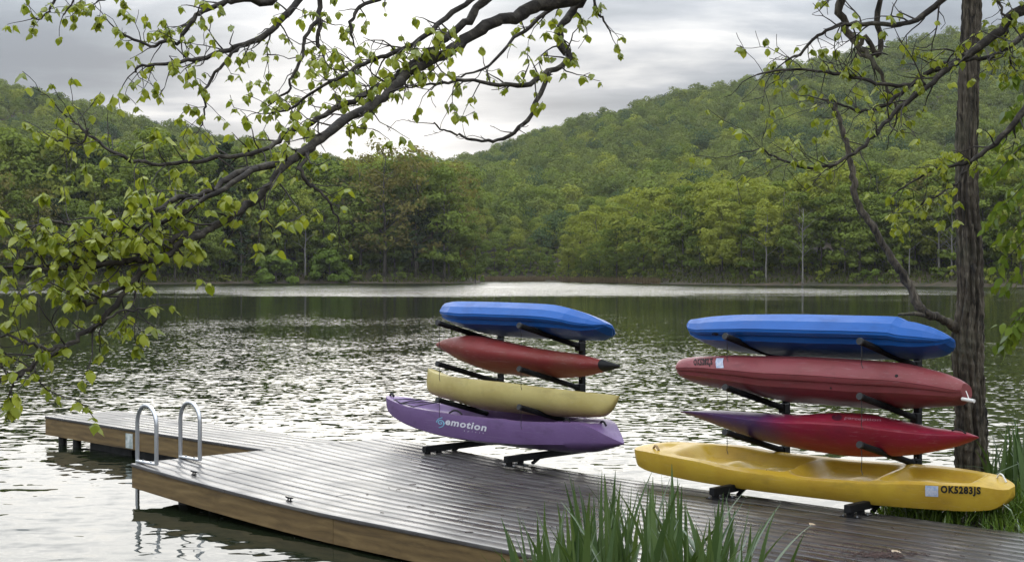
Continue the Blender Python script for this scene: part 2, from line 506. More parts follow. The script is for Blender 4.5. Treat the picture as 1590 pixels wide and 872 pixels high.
def crown_mesh(name, mat, seed, h0, h1, rad, clumps, per, leaf, shape='round', gap=0.0, flat=0.55):
    """crown from h0 to h1: leaf sprays in uneven clumps through the crown's volume"""
    r = np.random.default_rng(seed)
    H = h1 - h0
    Cs, Ns = [], []
    for k in range(clumps):
        for _ in range(40):
            t = r.random()
            if shape == 'round': e = math.sqrt(max(0.02, 1 - (2 * t - 0.9)**2 / 1.25)) * (0.85 + 0.3 * r.random())
            elif shape == 'tall': e = (0.35 + 0.65 * math.sin(math.pi * min(1, t * 0.9 + 0.12)))
            elif shape == 'cone': e = (1 - t) * 0.95 + 0.05
            else: e = math.sqrt(max(0.0, 1 - t * t))
            break
        ang = r.random() * 6.283
        q = math.sqrt(r.random()) if shape != 'dome' else r.random()**0.35
        q = 0.35 + 0.65 * q if r.random() < 0.75 else q
        c = np.array([math.cos(ang) * rad * e * q, math.sin(ang) * rad * e * q, h0 + H * t])
        cr = rad * (0.20 + 0.20 * r.random()) * (1.0 if shape != 'cone' else 0.7)
        m = int(per * (0.5 + r.random()))
        d = r.normal(size=(m, 3)); d /= np.linalg.norm(d, axis=1, keepdims=True)
        rr = 0.62 + 0.38 * r.random((m, 1))
        P = c + d * rr * cr * np.array([1.15, 1.15, flat])
        oc = P - np.array([0, 0, h0 + H * 0.45]); oc /= np.linalg.norm(oc, axis=1, keepdims=True) + 1e-6
        nn = d * 0.85 + oc * 0.35 + np.array([0, 0, 0.40]) + r.normal(size=(m, 3)) * 0.28
        nn /= np.linalg.norm(nn, axis=1, keepdims=True)
        Cs.append(P); Ns.append(nn)
    C = np.concatenate(Cs); Nn = np.concatenate(Ns)
    size = leaf * (0.6 + 0.8 * r.random(len(C)))
    V, F = leaf_quads(C, Nn, size, r)
    return mesh_of(name, V, F, mat)

def trunk_mesh(name, mat, seed, h, r0, limbs, top=0.9, lean=0.03, start=0.35):
    r = random.Random(seed)
    mb = MB()
    pts, rad = [], []
    for i in range(9):
        t = i / 8
        pts.append((r.uniform(-1, 1) * lean * h * t, r.uniform(-1, 1) * lean * h * t, -0.6 + (h * top + 0.6) * t))
        rad.append(r0 * (1.25 if i == 0 else 1) * (1 - 0.8 * t))
    mb.tube(pts, rad, 7)
    for k in range(limbs):
        t = start + (0.92 - start) * (k + r.random()) / limbs
        i = min(7, int(t * 8)); f = t * 8 - i
        p = Vector(pts[i]).lerp(Vector(pts[i + 1]), f)
        a = r.uniform(0, 6.28); L = h * r.uniform(0.16, 0.30) * (1.15 - 0.5 * t)
        q = [p]
        for s in range(1, 5):
            a += r.uniform(-0.35, 0.35)
            q.append(q[-1] + Vector((math.cos(a), math.sin(a), r.uniform(0.35, 1.0))) * L / 4)
        rr = r0 * 0.42 * (1 - 0.6 * t)
        mb.tube(q, [rr, rr * 0.8, rr * 0.6, rr * 0.4, rr * 0.2], 5)
        q2 = [q[2]]
        for s in range(3):
            q2.append(q2[-1] + Vector((math.cos(a + 0.9), math.sin(a + 0.9), r.uniform(0.3, 0.9))) * L / 5)
        mb.tube(q2, [rr * 0.5, rr * 0.4, rr * 0.3, rr * 0.12], 5)
    return mesh_of(name, mb.v, mb.f, mat, smooth=True)

def lump_crown(name, mat, seed, rad, h, lumps, per, leaf):
    """far crown: rounded masses of leaf sprays set over a dome"""
    r = np.random.default_rng(seed)
    Cs, Ns = [], []
    for k in range(lumps):
        t = (k + r.random()) / lumps
        el = math.asin(1 - 1.12 * t) ; az = k * 2.4 + r.random() * 1.2
        c = np.array([math.cos(az) * math.cos(el) * rad * 0.62, math.sin(az) * math.cos(el) * rad * 0.62, h * 0.45 + math.sin(el) * h * 0.40])
        c = c * (0.9 + 0.2 * r.random(3))
        cr = rad * r.uniform(0.36, 0.50)
        m = int(per * r.uniform(0.8, 1.2))
        d = r.normal(size=(m, 3)); d[:, 2] = np.abs(d[:, 2]) * 1.0 - 0.25; d /= np.linalg.norm(d, axis=1, keepdims=True)
        P = c + d * cr * (0.82 + 0.22 * r.random((m, 1))) * np.array([1.0, 1.0, 0.85])
        nn = d + np.array([0, 0, 0.25]) + r.normal(size=(m, 3)) * 0.22
        Cs.append(P); Ns.append(nn / np.linalg.norm(nn, axis=1, keepdims=True))
    C = np.concatenate(Cs); Nn = np.concatenate(Ns)
    V, F = leaf_quads(C, Nn, leaf * (0.6 + 0.8 * r.random(len(C))), r)
    return mesh_of(name, V, F, mat)

# kinds of shoreline tree: (trunk mesh, crown mesh), built for a height of 18 m and shared by the copies
KIND = {}
def kind(name, mats, crowns, trunk):
    KIND[name] = [(trunk_mesh('trunk', m_bark_pale if tp.get('pale') else m_bark_far, 100 + 7 * i + hash_(name), 18, tp['r0'], tp['limbs'], tp.get('top', 0.9), tp.get('lean', 0.02), tp.get('start', 0.35)),
                   crown_mesh('crown', m_leaf[mats], 31 * i + hash_(name), *cp)) for i, (cp, tp) in enumerate(zip(crowns, trunk))]
def hash_(s): return sum(ord(c) * (i + 3) for i, c in enumerate(s)) % 997
kind('green', 'green', [(3.5, 18, 5.2, 46, 62, 0.62), (2.6, 18.5, 4.6, 44, 62, 0.60), (4.5, 17.5, 5.6, 48, 60, 0.62)],
     [dict(r0=0.26, limbs=12, start=0.2), dict(r0=0.24, limbs=12, start=0.2), dict(r0=0.28, limbs=13, start=0.25)])
kind('lime', 'lime', [(4.0, 18, 5.4, 44, 60, 0.62), (3.0, 18, 5.0, 46, 58, 0.60), (5.0, 18, 5.6, 46, 58, 0.6)],
     [dict(r0=0.25, limbs=12, start=0.25), dict(r0=0.25, limbs=12, start=0.2), dict(r0=0.27, limbs=12, start=0.3)])
kind('bronze', 'bronze', [(4.0, 18.5, 5.0, 54, 26, 0.46, 'round'), (3.5, 18, 4.6, 50, 26, 0.46, 'round')],
     [dict(r0=0.26, limbs=20, start=0.22), dict(r0=0.24, limbs=20, start=0.22)])
kind('birch', 'lime', [(7.5, 18, 3.4, 30, 46, 0.52, 'tall'), (6.5, 17.5, 3.0, 28, 44, 0.5, 'tall')],
     [dict(r0=0.20, limbs=9, pale=1, start=0.35), dict(r0=0.17, limbs=9, pale=1, start=0.4)])
kind('pine', 'dark', [(2.5, 18, 4.2, 60, 44, 0.6, 'cone', 0, 0.35), (3.5, 17.5, 3.8, 54, 44, 0.6, 'cone', 0, 0.35)],
     [dict(r0=0.25, limbs=8, start=0.2), dict(r0=0.25, limbs=8, start=0.2)])
kind('dead', 'bronze', [(9, 18, 2.6, 5, 6, 0.4, 'tall')], [dict(r0=0.20, limbs=16, pale=1, start=0.35)])
kind('bush', 'bush', [(0.2, 18, 11, 40, 60, 2.2, 'dome'), (0.2, 17, 12, 40, 60, 2.2, 'dome')], [dict(r0=0.7, limbs=6, top=0.6), dict(r0=0.7, limbs=6, top=0.6)])

def ground_z(x, y): return float(terrain(np.array([x]), np.array([y]))[0])

def shore_tree(kd, px, Y, h, label, group, var=None, seed=0, wide=1.0, name='shore_tree', cat='tree'):
    r = random.Random(seed * 13 + int(px) * 7 + int(Y))
    tm, cm = KIND[kd][(r.randrange(len(KIND[kd])) if var is None else var)]
    x = (px - CX) / FPX * Y
    o = empty(name, (x, Y, ground_z(x, Y)), (0, 0, r.uniform(0, 6.28)))
    s = h / 18.0
    o.scale = (s * wide * r.uniform(0.92, 1.08), s * wide * r.uniform(0.92, 1.08), s)
    link('trunk', tm, o); link('crown', cm, o)
    tag(o, label, cat, group)
    return o

def shore_Y(px):
    """distance of the far shoreline along the sight line through photo column px"""
    tab = [(-60, 256), (0, 261), (210, 268), (400, 290), (650, 293), (735, 299), (740, 380), (850, 372), (900, 334), (1030, 276), (1150, 248), (1330, 233), (1590, 214), (1700, 208)]
    return float(np.interp(px, [t[0] for t in tab], [t[1] for t in tab]))

# distinct trees first
shore_tree('bush', 428, 291, 5.6, 'round bright green bush at the water on the left shore, left one of two', 'bright bushes on the far left shore', name='shore_bush', cat='bush', wide=1.0)
shore_tree('bush', 512, 292.5, 6.2, 'bright green bush at the water under the bare pale trunk, right one of two', 'bright bushes on the far left shore', name='shore_bush', cat='bush', wide=0.95)
shore_tree('birch', 404, 294, 17, 'slim pale trunked tree rising behind the left bright bush', 'pale trunked trees on the left shore')
shore_tree('birch', 442, 297, 15, 'slim pale trunked tree just right of the left bright bush', 'pale trunked trees on the left shore')
shore_tree('birch', 474, 294, 18, 'slim pale trunked tree between the two bright bushes', 'pale trunked trees on the left shore')
shore_tree('bronze', 597, 297, 27, 'tall bronze leaved tree in the middle of the wooded point', 'bronze trees on the wooded point', 0)
shore_tree('bronze', 648, 300, 26, 'tall bronze leaved tree right of the tallest one on the wooded point', 'bronze trees on the wooded point', 1)
shore_tree('bronze', 560, 300, 24, 'bronze leaved tree left of the tallest one on the wooded point', 'bronze trees on the wooded point', 1)
shore_tree('green', 690, 299, 22, 'green tree near the right end of the wooded point', 'green trees on the wooded point', 0)
shore_tree('green', 738, 302, 12, 'small leaning green tree at the very tip of the wooded point', 'green trees on the wooded point', 1, wide=0.75)
shore_tree('dead', 1246, 240, 14, 'bare pale trunk with forked twigs left of the leaning limb', 'bare pale trees on the right shore', 0)
shore_tree('dead', 1478, 226, 13.5, 'bare pale trunk just left of the furrowed tree trunk', 'bare pale trees on the right shore', 0)
shore_tree('dead', 1458, 228, 14, 'bare pale trunk a little further left of the furrowed tree trunk', 'bare pale trees on the right shore', 0)
shore_tree('birch', 1190, 246, 14, 'slim pale trunked tree on the right shore above the right blue kayak', 'pale trunked trees on the right shore', 0)
shore_tree('birch', 1412, 231, 13, 'slim pale trunked tree seen beside the leaning limb', 'pale trunked trees on the right shore', 1)

_r = random.Random(5)
# front rows along the left shore and the point, along the right shore, round the inlet
ORD = ['first', 'second', 'third', 'fourth', 'fifth', 'sixth', 'seventh', 'eighth', 'ninth', 'tenth', 'eleventh', 'twelfth', 'thirteenth', 'fourteenth', 'fifteenth',
       'sixteenth', 'seventeenth', 'eighteenth', 'nineteenth', 'twentieth']
WORD = {'green': 'leafy green', 'lime': 'yellow green', 'bronze': 'bronze tinted', 'pine': 'dark evergreen'}
def row(px0, px1, step, off, hlo, hhi, kinds, rank, region):
    """one row of trees along the far shore; each is told apart by its kind, its row and its count from the left"""
    px = px0; n = {}
    while px < px1:
        kd = _r.choice(kinds)
        i = n.get(kd, 0); n[kd] = i + 1
        Y = shore_Y(px) + off + _r.uniform(-2, 3)
        shore_tree(kd, px + _r.uniform(-5, 5), Y, _r.uniform(hlo, hhi), f'{ORD[i]} {WORD[kd]} tree from left, {rank} {region}', f'trees {region}', seed=int(px))
        px += step * _r.uniform(0.75, 1.25)
row(-40, 380, 30, 4, 14, 20, ['green', 'green', 'lime', 'pine', 'bronze'], 'waterside row', 'along the far left shore')
row(-30, 400, 32, 13, 22, 29, ['green', 'lime', 'pine', 'green'], 'tall back row', 'along the far left shore')
row(380, 720, 27, 6, 13, 19, ['green', 'bronze', 'green', 'pine'], 'waterside row', 'on the wooded point')
row(400, 720, 30, 15, 20, 25, ['green', 'bronze', 'green', 'lime'], 'tall back row', 'on the wooded point')
row(770, 1000, 26, 8, 5, 11, ['green', 'green', 'lime'], 'row', 'behind the inlet reeds')
row(960, 1620, 30, 7, 11, 15.5, ['green', 'green', 'lime', 'green'], 'waterside row', 'along the far right shore')
row(900, 1620, 28, 15, 15, 18.5, ['lime', 'green', 'lime'], 'tall back row', 'along the far right shore')

# ---- forest behind the front rows and over the hills: one mass of crowns
def proto_collection(name, meshes):
    c = bpy.data.collections.new(name)
    for i, me in enumerate(meshes):
        o = bpy.data.objects.new('%s_%02d' % (name, i), me); c.objects.link(o)
    return c

def scatter(name, pts, rot, scl, idx, coll):
    me = bpy.data.meshes.new(name)
    me.from_pydata([tuple(p) for p in pts], [], [])
    a = me.attributes.new('rotz', 'FLOAT', 'POINT'); a.data.foreach_set('value', np.asarray(rot, np.float32))
    a = me.attributes.new('size', 'FLOAT_VECTOR', 'POINT'); a.data.foreach_set('vector', np.asarray(scl, np.float32).ravel())
    a = me.attributes.new('pick', 'INT', 'POINT'); a.data.foreach_set('value', np.asarray(idx, np.int32))
    o = link(name, me)
    ng = bpy.data.node_groups.new(name, 'GeometryNodeTree')
    ng.interface.new_socket('Geometry', in_out='INPUT', socket_type='NodeSocketGeometry')
    ng.interface.new_socket('Geometry', in_out='OUTPUT', socket_type='NodeSocketGeometry')
    gi = ng.nodes.new('NodeGroupInput'); go = ng.nodes.new('NodeGroupOutput')
    ip = ng.nodes.new('GeometryNodeInstanceOnPoints')
    ci = ng.nodes.new('GeometryNodeCollectionInfo'); ci.inputs['Collection'].default_value = coll
    ci.inputs['Separate Children'].default_value = True; ci.inputs['Reset Children'].default_value = True
    def attr(nm, t):
        n = ng.nodes.new('GeometryNodeInputNamedAttribute'); n.data_type = t; n.inputs['Name'].default_value = nm
        return n.outputs['Attribute']
    cb = ng.nodes.new('ShaderNodeCombineXYZ'); ng.links.new(attr('rotz', 'FLOAT'), cb.inputs[2])
    er = ng.nodes.new('FunctionNodeEulerToRotation'); ng.links.new(cb.outputs[0], er.inputs[0])
    ng.links.new(gi.outputs[0], ip.inputs['Points']); ng.links.new(ci.outputs[0], ip.inputs['Instance'])
    ip.inputs['Pick Instance'].default_value = True
    ng.links.new(attr('pick', 'INT'), ip.inputs['Instance Index'])
    ng.links.new(er.outputs[0], ip.inputs['Rotation']); ng.links.new(attr('size', 'FLOAT_VECTOR'), ip.inputs['Scale'])
    ng.links.new(ip.outputs[0], go.inputs[0])
    md = o.modifiers.new('scatter', 'NODES'); md.node_group = ng
    return o

def jitter_grid(x0, x1, y0, y1, s):
    gx_, gy_ = np.meshgrid(np.arange(x0, x1, s), np.arange(y0, y1, s))
    x = gx_.ravel() + rng.uniform(-0.45, 0.45, gx_.size) * s
    y = gy_.ravel() + rng.uniform(-0.45, 0.45, gx_.size) * s
    k = np.abs(x) < 0.40 * y + 60
    return x[k], y[k]

# broad belt behind the shore rows
bx_, by_ = jitter_grid(-230, 240, 205, 420, 5.6)
bd = lake_dist(bx_, by_)
hill_line = np.where(bx_ > 5, 330, 400)
keep = (bd > 13) & (bd < np.where(bx_ > 10, 62, 95))
bx_, by_, bd = bx_[keep], by_[keep], bd[keep]
belt_protos = [lump_crown('belt_crown', m_leaf[k], 500 + i, 5.0, 17.0, 22, 90, 0.62) for i, k in enumerate(['green', 'lime', 'green', 'lime', 'bronze', 'dark'])]
pick = rng.choice(6, len(bx_), p=[0.3, 0.28, 0.2, 0.14, 0.04, 0.04])
left = bx_ < -4
pick = np.where(left & (pick == 1) & (rng.random(len(bx_)) < 0.4), 5, pick)
hh = np.where(left, rng.uniform(1.1, 1.5, len(bx_)), rng.uniform(0.80, 1.02, len(bx_)))
hh = np.where((by_ > 310) & (bx_ > -12) & (bx_ < 45), hh * np.where(bx_ < 22, 0.5, 0.75), hh)
sc3 = np.stack([hh * rng.uniform(0.85, 1.1, len(hh)), hh * rng.uniform(0.85, 1.1, len(hh)), hh], -1)
belt = scatter('lakeside_forest', np.stack([bx_, by_, terrain(bx_, by_)], -1), rng.uniform(0, 6.28, len(bx_)), sc3, pick, proto_collection('belt_crowns', belt_protos))
tag(belt, 'green spring forest standing thick behind the far shoreline', 'forest', kind='stuff')

hx, hy = jitter_grid(-420, 460, 330, 960, 5.3)
_k = rng.random(len(hx)) < 0.78; hx, hy = hx[_k], hy[_k]
hd = lake_dist(hx, hy)
keep = (hd > np.where(hx > 10, 66, 70)) | (hy > 430) | ((hd > 14) & (np.abs(hx - 5) < 32))
hx, hy = hx[keep], hy[keep]
hill_protos = [lump_crown('hill_crown', m_leaf[k], 700 + i, 4.7, 10.5, 12, 60, 0.72) for i, k in enumerate(['hill', 'hill', 'hill', 'green', 'lime', 'dusk'])]
pick = rng.choice(6, len(hx), p=[0.22, 0.22, 0.20, 0.13, 0.13, 0.10])
hh = 0.46 + 0.80 * rng.random(len(hx))**1.8
sc3 = np.stack([hh * rng.uniform(0.9, 1.15, len(hh)), hh * rng.uniform(0.9, 1.15, len(hh)), hh], -1)
hill = scatter('hillside_forest', np.stack([hx, hy, terrain(hx, hy)], -1), rng.uniform(0, 6.28, len(hx)), sc3, pick, proto_collection('hill_crowns', hill_protos))
tag(hill, 'dense green forest covering the hills behind the lake', 'forest', kind='stuff')

# ---- undergrowth along the far banks
ux, uy = jitter_grid(-150, 130, 205, 400, 2.6)
ud = lake_dist(ux, uy)
keep = (ud > 0.8) & (ud < 26) & (rng.random(len(ux)) < np.where(ux > 25, 0.34, np.where((ux > -12) & (uy > 330), 0.85, 0.62)))
ux, uy, ud = ux[keep], uy[keep], ud[keep]
und_protos = [crown_mesh('undergrowth_clump', m_leaf[k], 900 + i, 0.1, 2.4, 1.5, 10, 30, 0.42, 'dome') for i, k in enumerate(['bush', 'green', 'lime', 'green'])]
hh = rng.uniform(0.4, 1.5, len(ux)) * np.where(ud < 4, 0.6, 1.0)
und = scatter('undergrowth', np.stack([ux, uy, terrain(ux, uy)], -1), rng.uniform(0, 6.28, len(ux)), np.stack([hh * rng.uniform(0.8, 1.4, len(hh)), hh, hh * rng.uniform(0.8, 1.5, len(hh))], -1), rng.integers(0, 4, len(ux)), proto_collection('undergrowth_clumps', und_protos))
tag(und, 'green saplings and undergrowth along the far lake banks', 'undergrowth', kind='stuff')

# ---- reeds round the inlet
m_reed = leaf_mat('dry reeds', (0.10, 0.075, 0.045), (0.20, 0.15, 0.09), 0.2, objv=False, gloss=0.0)
rv, rf = [], []
for k in range(5200):
    px = random.uniform(752, 1025)
    Y = shore_Y(px) + random.uniform(-3.5, 3)
    if px > 930 and random.random() < 0.4: continue
    x = (px - CX) / FPX * Y
    h = random.uniform(0.8, 1.7); w = 0.05; a = random.uniform(0, 6.28)
    dx, dy = math.cos(a) * w, math.sin(a) * w; lx = random.uniform(-0.2, 0.2)
    b = len(rv); z0 = WATER_Z - 0.1
    rv += [(x - dx, Y - dy, z0), (x + dx, Y + dy, z0), (x + lx * 0.4 + dx * 0.8, Y, z0 + h * 0.6), (x + lx, Y + dy, z0 + h), (x + lx * 0.4 - dx * 0.8, Y, z0 + h * 0.6)]
    rf += [(b, b + 1, b + 2, b + 4), (b + 4, b + 2, b + 3)]
tag(obj('reeds', rv, rf, m_reed), 'tan dry reeds along the far inlet shore', 'reeds', kind='stuff')
# ---- grass and low growth on the far banks
m_bank = leaf_mat('bank grass', (0.045, 0.060, 0.014), (0.10, 0.115, 0.03), 0.25, objv=False, gloss=0.0)
rv, rf = [], []
for k in range(9000):
    px = random.uniform(-40, 1640)
    if 742 < px < 900: continue
    Y = shore_Y(px) + random.uniform(0.2, 1) ** 1.6 * 9
    x = (px - CX) / FPX * Y
    h = random.uniform(0.25, 0.9); w = random.uniform(0.08, 0.2); a = random.uniform(0, 6.28)
    z0 = -0.2 + 0.4 * max(0, Y - shore_Y(px)) - 0.15
    b = len(rv); dx, dy = math.cos(a) * w, math.sin(a) * w
    rv += [(x - dx, Y - dy, z0), (x + dx, Y + dy, z0), (x + dx * 0.6 + random.uniform(-.2, .2), Y, z0 + h)]
    rf += [(b, b + 1, b + 2)]
tag(obj('bank_grass', rv, rf, m_bank), 'low green growth along the far lake banks', 'grass', kind='stuff')
# ================================================================== the pier, its finger dock, ladder and fittings
PA = R(-46)
PU = Vector((math.cos(PA), math.sin(PA), 0)); PV = Vector((-math.sin(PA), math.cos(PA), 0))
U0, U1, V0, V1 = -11.65, -1.5, 6.52, 9.52       # pier rectangle along / across
def zdeck(u):
    """the floating outer end rides a little higher than the shore end"""
    t = max(0.0, (-8.7 - u) / 2.95)
    return 0.106 * t**1.5
PO = PU * U0 + PV * V0                            # pier origin: near outer corner
pier = empty('pier', PO, (0, 0, PA))
tag(pier, 'wet grey boarded wooden pier running out from the bank below the kayak racks', 'pier')
def zl(x): return zdeck(x + U0)                   # in pier coordinates

m_deck, nt, bs = new_mat('wet grey deck board')
vec = coords(nt, (1.2, 9, 9))
n1 = noise(nt, vec, 2.2, 7, 0.65)
rp = ramp(nt, [(0.28, (0.026, 0.024, 0.023)), (0.5, (0.050, 0.046, 0.044)), (0.75, (0.085, 0.078, 0.073))])
nt.links.new(n1.outputs['Fac'], rp.inputs[0])
oi = N(nt, 'ShaderNodeObjectInfo'); hs = N(nt, 'ShaderNodeHueSaturation')
nt.links.new(math_n(nt, 'ADD', math_n(nt, 'MULTIPLY', oi.outputs['Random'], 0.75), 0.65), hs.inputs['Value'])
nt.links.new(rp.outputs[0], hs.inputs['Color'])
tcw = N(nt, 'ShaderNodeNewGeometry')
ns = noise(nt, tcw.outputs['Position'], 1.1, 7, 0.7, 0.8); rs = ramp(nt, [(0.40, (0.60, 0.56, 0.52)), (0.52, (1, 1, 1)), (0.66, (1.45, 1.38, 1.15))]); nt.links.new(ns.outputs['Fac'], rs.inputs[0])
nt.links.new(mixc(nt, 1.0, hs.outputs[0], rs.outputs[0], 'MULTIPLY'), bs.inputs['Base Color'])
n2 = noise(nt, tcw.outputs['Position'], 1.6, 5, 0.6, 0.4)
wet = ramp(nt, [(0.34, 0.18), (0.50, 0.30), (0.66, 0.42)]); nt.links.new(n2.outputs['Fac'], wet.inputs[0])
rj = math_n(nt, 'ADD', wet.outputs[0], math_n(nt, 'MULTIPLY', oi.outputs['Random'], 0.04))
nt.links.new(rj, bs.inputs['Roughness'])
bs.inputs['IOR'].default_value = 1.45
bs.inputs['Coat Weight'].default_value = 0.25; bs.inputs['Coat Roughness'].default_value = 0.15; bs.inputs['Coat IOR'].default_value = 1.33
n3 = noise(nt, coords(nt, (2.0, 60, 60)), 1.0, 4)
bp = N(nt, 'ShaderNodeBump', inp={'Distance': 0.0012}); nt.links.new(n3.outputs['Fac'], bp.inputs['Height']); nt.links.new(bp.outputs[0], bs.inputs['Normal'])

m_fascia, nt, bs = new_mat('treated pine fascia')
vec = coords(nt, (1.0, 6, 7))
n1 = noise(nt, vec, 1.8, 8, 0.68, 0.8)
wv = N(nt, 'ShaderNodeTexWave', wave_type='BANDS', bands_direction='Z', inp={'Scale': 0.75, 'Distortion': 7.0, 'Detail': 3.0, 'Detail Scale': 0.7}); nt.links.new(vec, wv.inputs['Vector'])
fc = math_n(nt, 'ADD', math_n(nt, 'MULTIPLY', n1.outputs['Fac'], 0.9), math_n(nt, 'MULTIPLY', wv.outputs['Fac'], 0.10))
rp = ramp(nt, [(0.25, (0.058, 0.035, 0.013)), (0.5, (0.150, 0.096, 0.036)), (0.75, (0.245, 0.165, 0.068))]); nt.links.new(fc, rp.inputs[0])
vk = N(nt, 'ShaderNodeTexVoronoi', inp={'Scale': 0.9}); nt.links.new(vec, vk.inputs['Vector'])
kn = ramp(nt, [(0.0, 0.35), (0.10, 0.6), (0.16, 1.0)]); nt.links.new(vk.outputs['Distance'], kn.inputs[0])
nt.links.new(mixc(nt, 1.0, rp.outputs[0], kn.outputs[0], 'MULTIPLY'), bs.inputs['Base Color'])
bs.inputs['Roughness'].default_value = 0.55
bp = N(nt, 'ShaderNodeBump', inp={'Distance': 0.002}); nt.links.new(fc, bp.inputs['Height']); nt.links.new(bp.outputs[0], bs.inputs['Normal'])
m_black_wood = surf('black wet timber', [(0.3, (0.010, 0.009, 0.008)), (0.7, (0.030, 0.027, 0.024))], 6, 4, (0.4, 0.6))
m_alu, nt, bs = new_mat('brushed aluminium')
bs.inputs['Base Color'].default_value = (0.62, 0.63, 0.65, 1); bs.inputs['Metallic'].default_value = 1.0
nn = noise(nt, coords(nt, (40, 40, 3)), 3, 3); mr = N(nt, 'ShaderNodeMapRange', inp={'To Min': 0.25, 'To Max': 0.45}); nt.links.new(nn.outputs['Fac'], mr.inputs[0]); nt.links.new(mr.outputs[0], bs.inputs['Roughness'])
m_steel = surf('galvanised steel', [(0.3, (0.30, 0.31, 0.33)), (0.7, (0.48, 0.49, 0.51))], 8, 3, (0.3, 0.45), metallic=0.9)
m_blackmetal = surf('black powder coated steel', [(0.3, (0.006, 0.006, 0.007)), (0.7, (0.012, 0.012, 0.013))], 12, 3, (0.45, 0.6), spec=0.2)
m_blackrubber = surf('black rubber', [(0.3, (0.010, 0.010, 0.010)), (0.7, (0.022, 0.022, 0.022))], 12, 3, (0.5, 0.7))

def plank_mesh(x0, x1, w, t, zf, mat, step=0.35):
    n = max(2, int((x1 - x0) / step) + 1)
    xs = np.linspace(x0, x1, n); b = 0.0035; h = w / 2
    prof = [(-h, -t), (-h, -b), (-h + b * 0.4, -b * 0.35), (-h + b * 1.3, 0), (h - b * 1.3, 0), (h - b * 0.4, -b * 0.35), (h, -b), (h, -t)]
    v = [(x, y, z + zf(x)) for x in xs for (y, z) in prof]
    k = len(prof); f = []
    for i in range(n - 1):
        for j in range(k):
            j2 = (j + 1) % k
            f.append((i * k + j, (i + 1) * k + j, (i + 1) * k + j2, i * k + j2))
    f.append(tuple(range(k))); f.append(tuple((n - 1) * k + j for j in range(k - 1, -1, -1)))
    return mesh_of('plank', v, f, mat, smooth=True, sharp=50)

PL = U1 - U0
NROW = 22; PW = (V1 - V0) / NROW
patterns = [[0, 2.96, 6.6, PL], [0, 1.75, 5.35, 8.9, PL], [0, 3.6, 7.2, PL], [0, 0.9, 4.5, 8.1, PL], [0, 2.3, 4.1, 7.7, PL]]
pm = {}
_rp = random.Random(3)
prev = -1
for row_i in range(NROW):
    p = _rp.choice([k for k in range(5) if k != prev]); prev = p
    pat = patterns[p]
    for a, b in zip(pat[:-1], pat[1:]):
        if (a, b) not in pm: pm[(a, b)] = plank_mesh(a + 0.002, b - 0.002, PW - 0.0045, 0.026, zl, m_deck)
        link('plank', pm[(a, b)], pier, (0, PW * (row_i + 0.5), _rp.uniform(-0.0015, 0.0015)), (_rp.uniform(-0.0025, 0.0025), 0, 0))

mb = MB()
for x in np.arange(0.6, PL, 1.2):
    for r_i in range(NROW):
        for dy in (-0.042, 0.042):
            y = PW * (r_i + 0.5) + dy; z = zl(x) + 0.0022; a = 0.0052
            mb.add([(x + a * math.cos(k * 1.047), y + a * math.sin(k * 1.047), z) for k in range(6)], [tuple(range(6))])
mb.build('screw_heads', m_steel, pier)['kind'] = 'stuff'
def fascia(x0, x1, y, zf, h, name='fascia_board', parent=None, thick=0.038, n=10, z_top=-0.030):
    xs = np.linspace(x0, x1, n); v = []; f = []
    for x in xs:
        z = zf(x) + z_top
        v += [(x, y - thick / 2, z - h), (x, y + thick / 2, z - h), (x, y + thick / 2, z), (x, y - thick / 2, z)]
    for i in range(n - 1):
        for j in range(4):
            j2 = (j + 1) % 4
            f.append((i * 4 + j, i * 4 + j2, (i + 1) * 4 + j2, (i + 1) * 4 + j))
    f += [(3, 2, 1, 0), tuple((n - 1) * 4 + k for k in range(4))]
    return obj(name, v, f, m_fascia, parent)
for a, b in ((0.0, 2.96), (2.965, 6.56), (6.565, PL)): fascia(a, b, 0.035, zl, 0.185, parent=pier)
for a, b in ((0.0, 3.6), (3.605, 7.2), (7.205, PL)): fascia(a, b, V1 - V0 - 0.035, zl, 0.185, parent=pier)
mb = MB(); mb.box((0.03, 1.5, zl(0) - 0.122), (0.038, 2.88, 0.185)); mb.build('end_board', m_fascia, pier)
# joists and piles underneath
for x in np.arange(0.6, PL, 1.2):
    mb = MB(); mb.box((x, 1.5, zl(x) - 0.115), (0.045, 2.86, 0.15)); mb.build('joist', m_black_wood, pier)
for x, y in ((2.4, 1.5), (4.6, 1.5), (6.6, 1.5)):
    mb = MB(); mb.box((x, y, -0.24), (1.5, 2.3, 0.24), None, 0.02); mb.build('float', m_blackrubber, pier)
for x in (0.42, 0.85, 3.4, 6.2):
    for y in (0.32, 2.6):
        mb = MB(); mb.tube([(x, y, -1.6), (x, y, zl(x) - 0.04)], 0.075 if x != 0.85 else 0.045, 12); mb.build('pile', m_black_wood, pier, smooth=True, sharp=50)
# edge cap strip along the back of the shoreward half
# finger dock
FU0, FU1, FV0, FV1 = -16.32, -11.69, 8.0, 8.95
FO = PU * FU0 + PV * FV0
finger = empty('finger_dock', FO, (0, 0, PA))
tag(finger, 'narrow grey finger dock with brown fascia beyond the swim ladder', 'dock')
FL = FU1 - FU0
zf_ = lambda x: 0.098
fw = (FV1 - FV0) / 7
for r_i in range(7):
    cut = _rp.choice([1.4, 2.2, 3.0])
    for a, b in ((0, cut), (cut, FL)):
        k = ('f', a, b)
        if k not in pm: pm[k] = plank_mesh(a + 0.002, b - 0.002, fw - 0.0045, 0.026, zf_, m_deck)
        link('plank', pm[k], finger, (0, fw * (r_i + 0.5), _rp.uniform(-0.001, 0.001)))
fascia(0.0, FL, 0.03, zf_, 0.195, parent=finger, n=3)
fascia(0.0, FL, FV1 - FV0 - 0.03, zf_, 0.195, parent=finger, n=3)
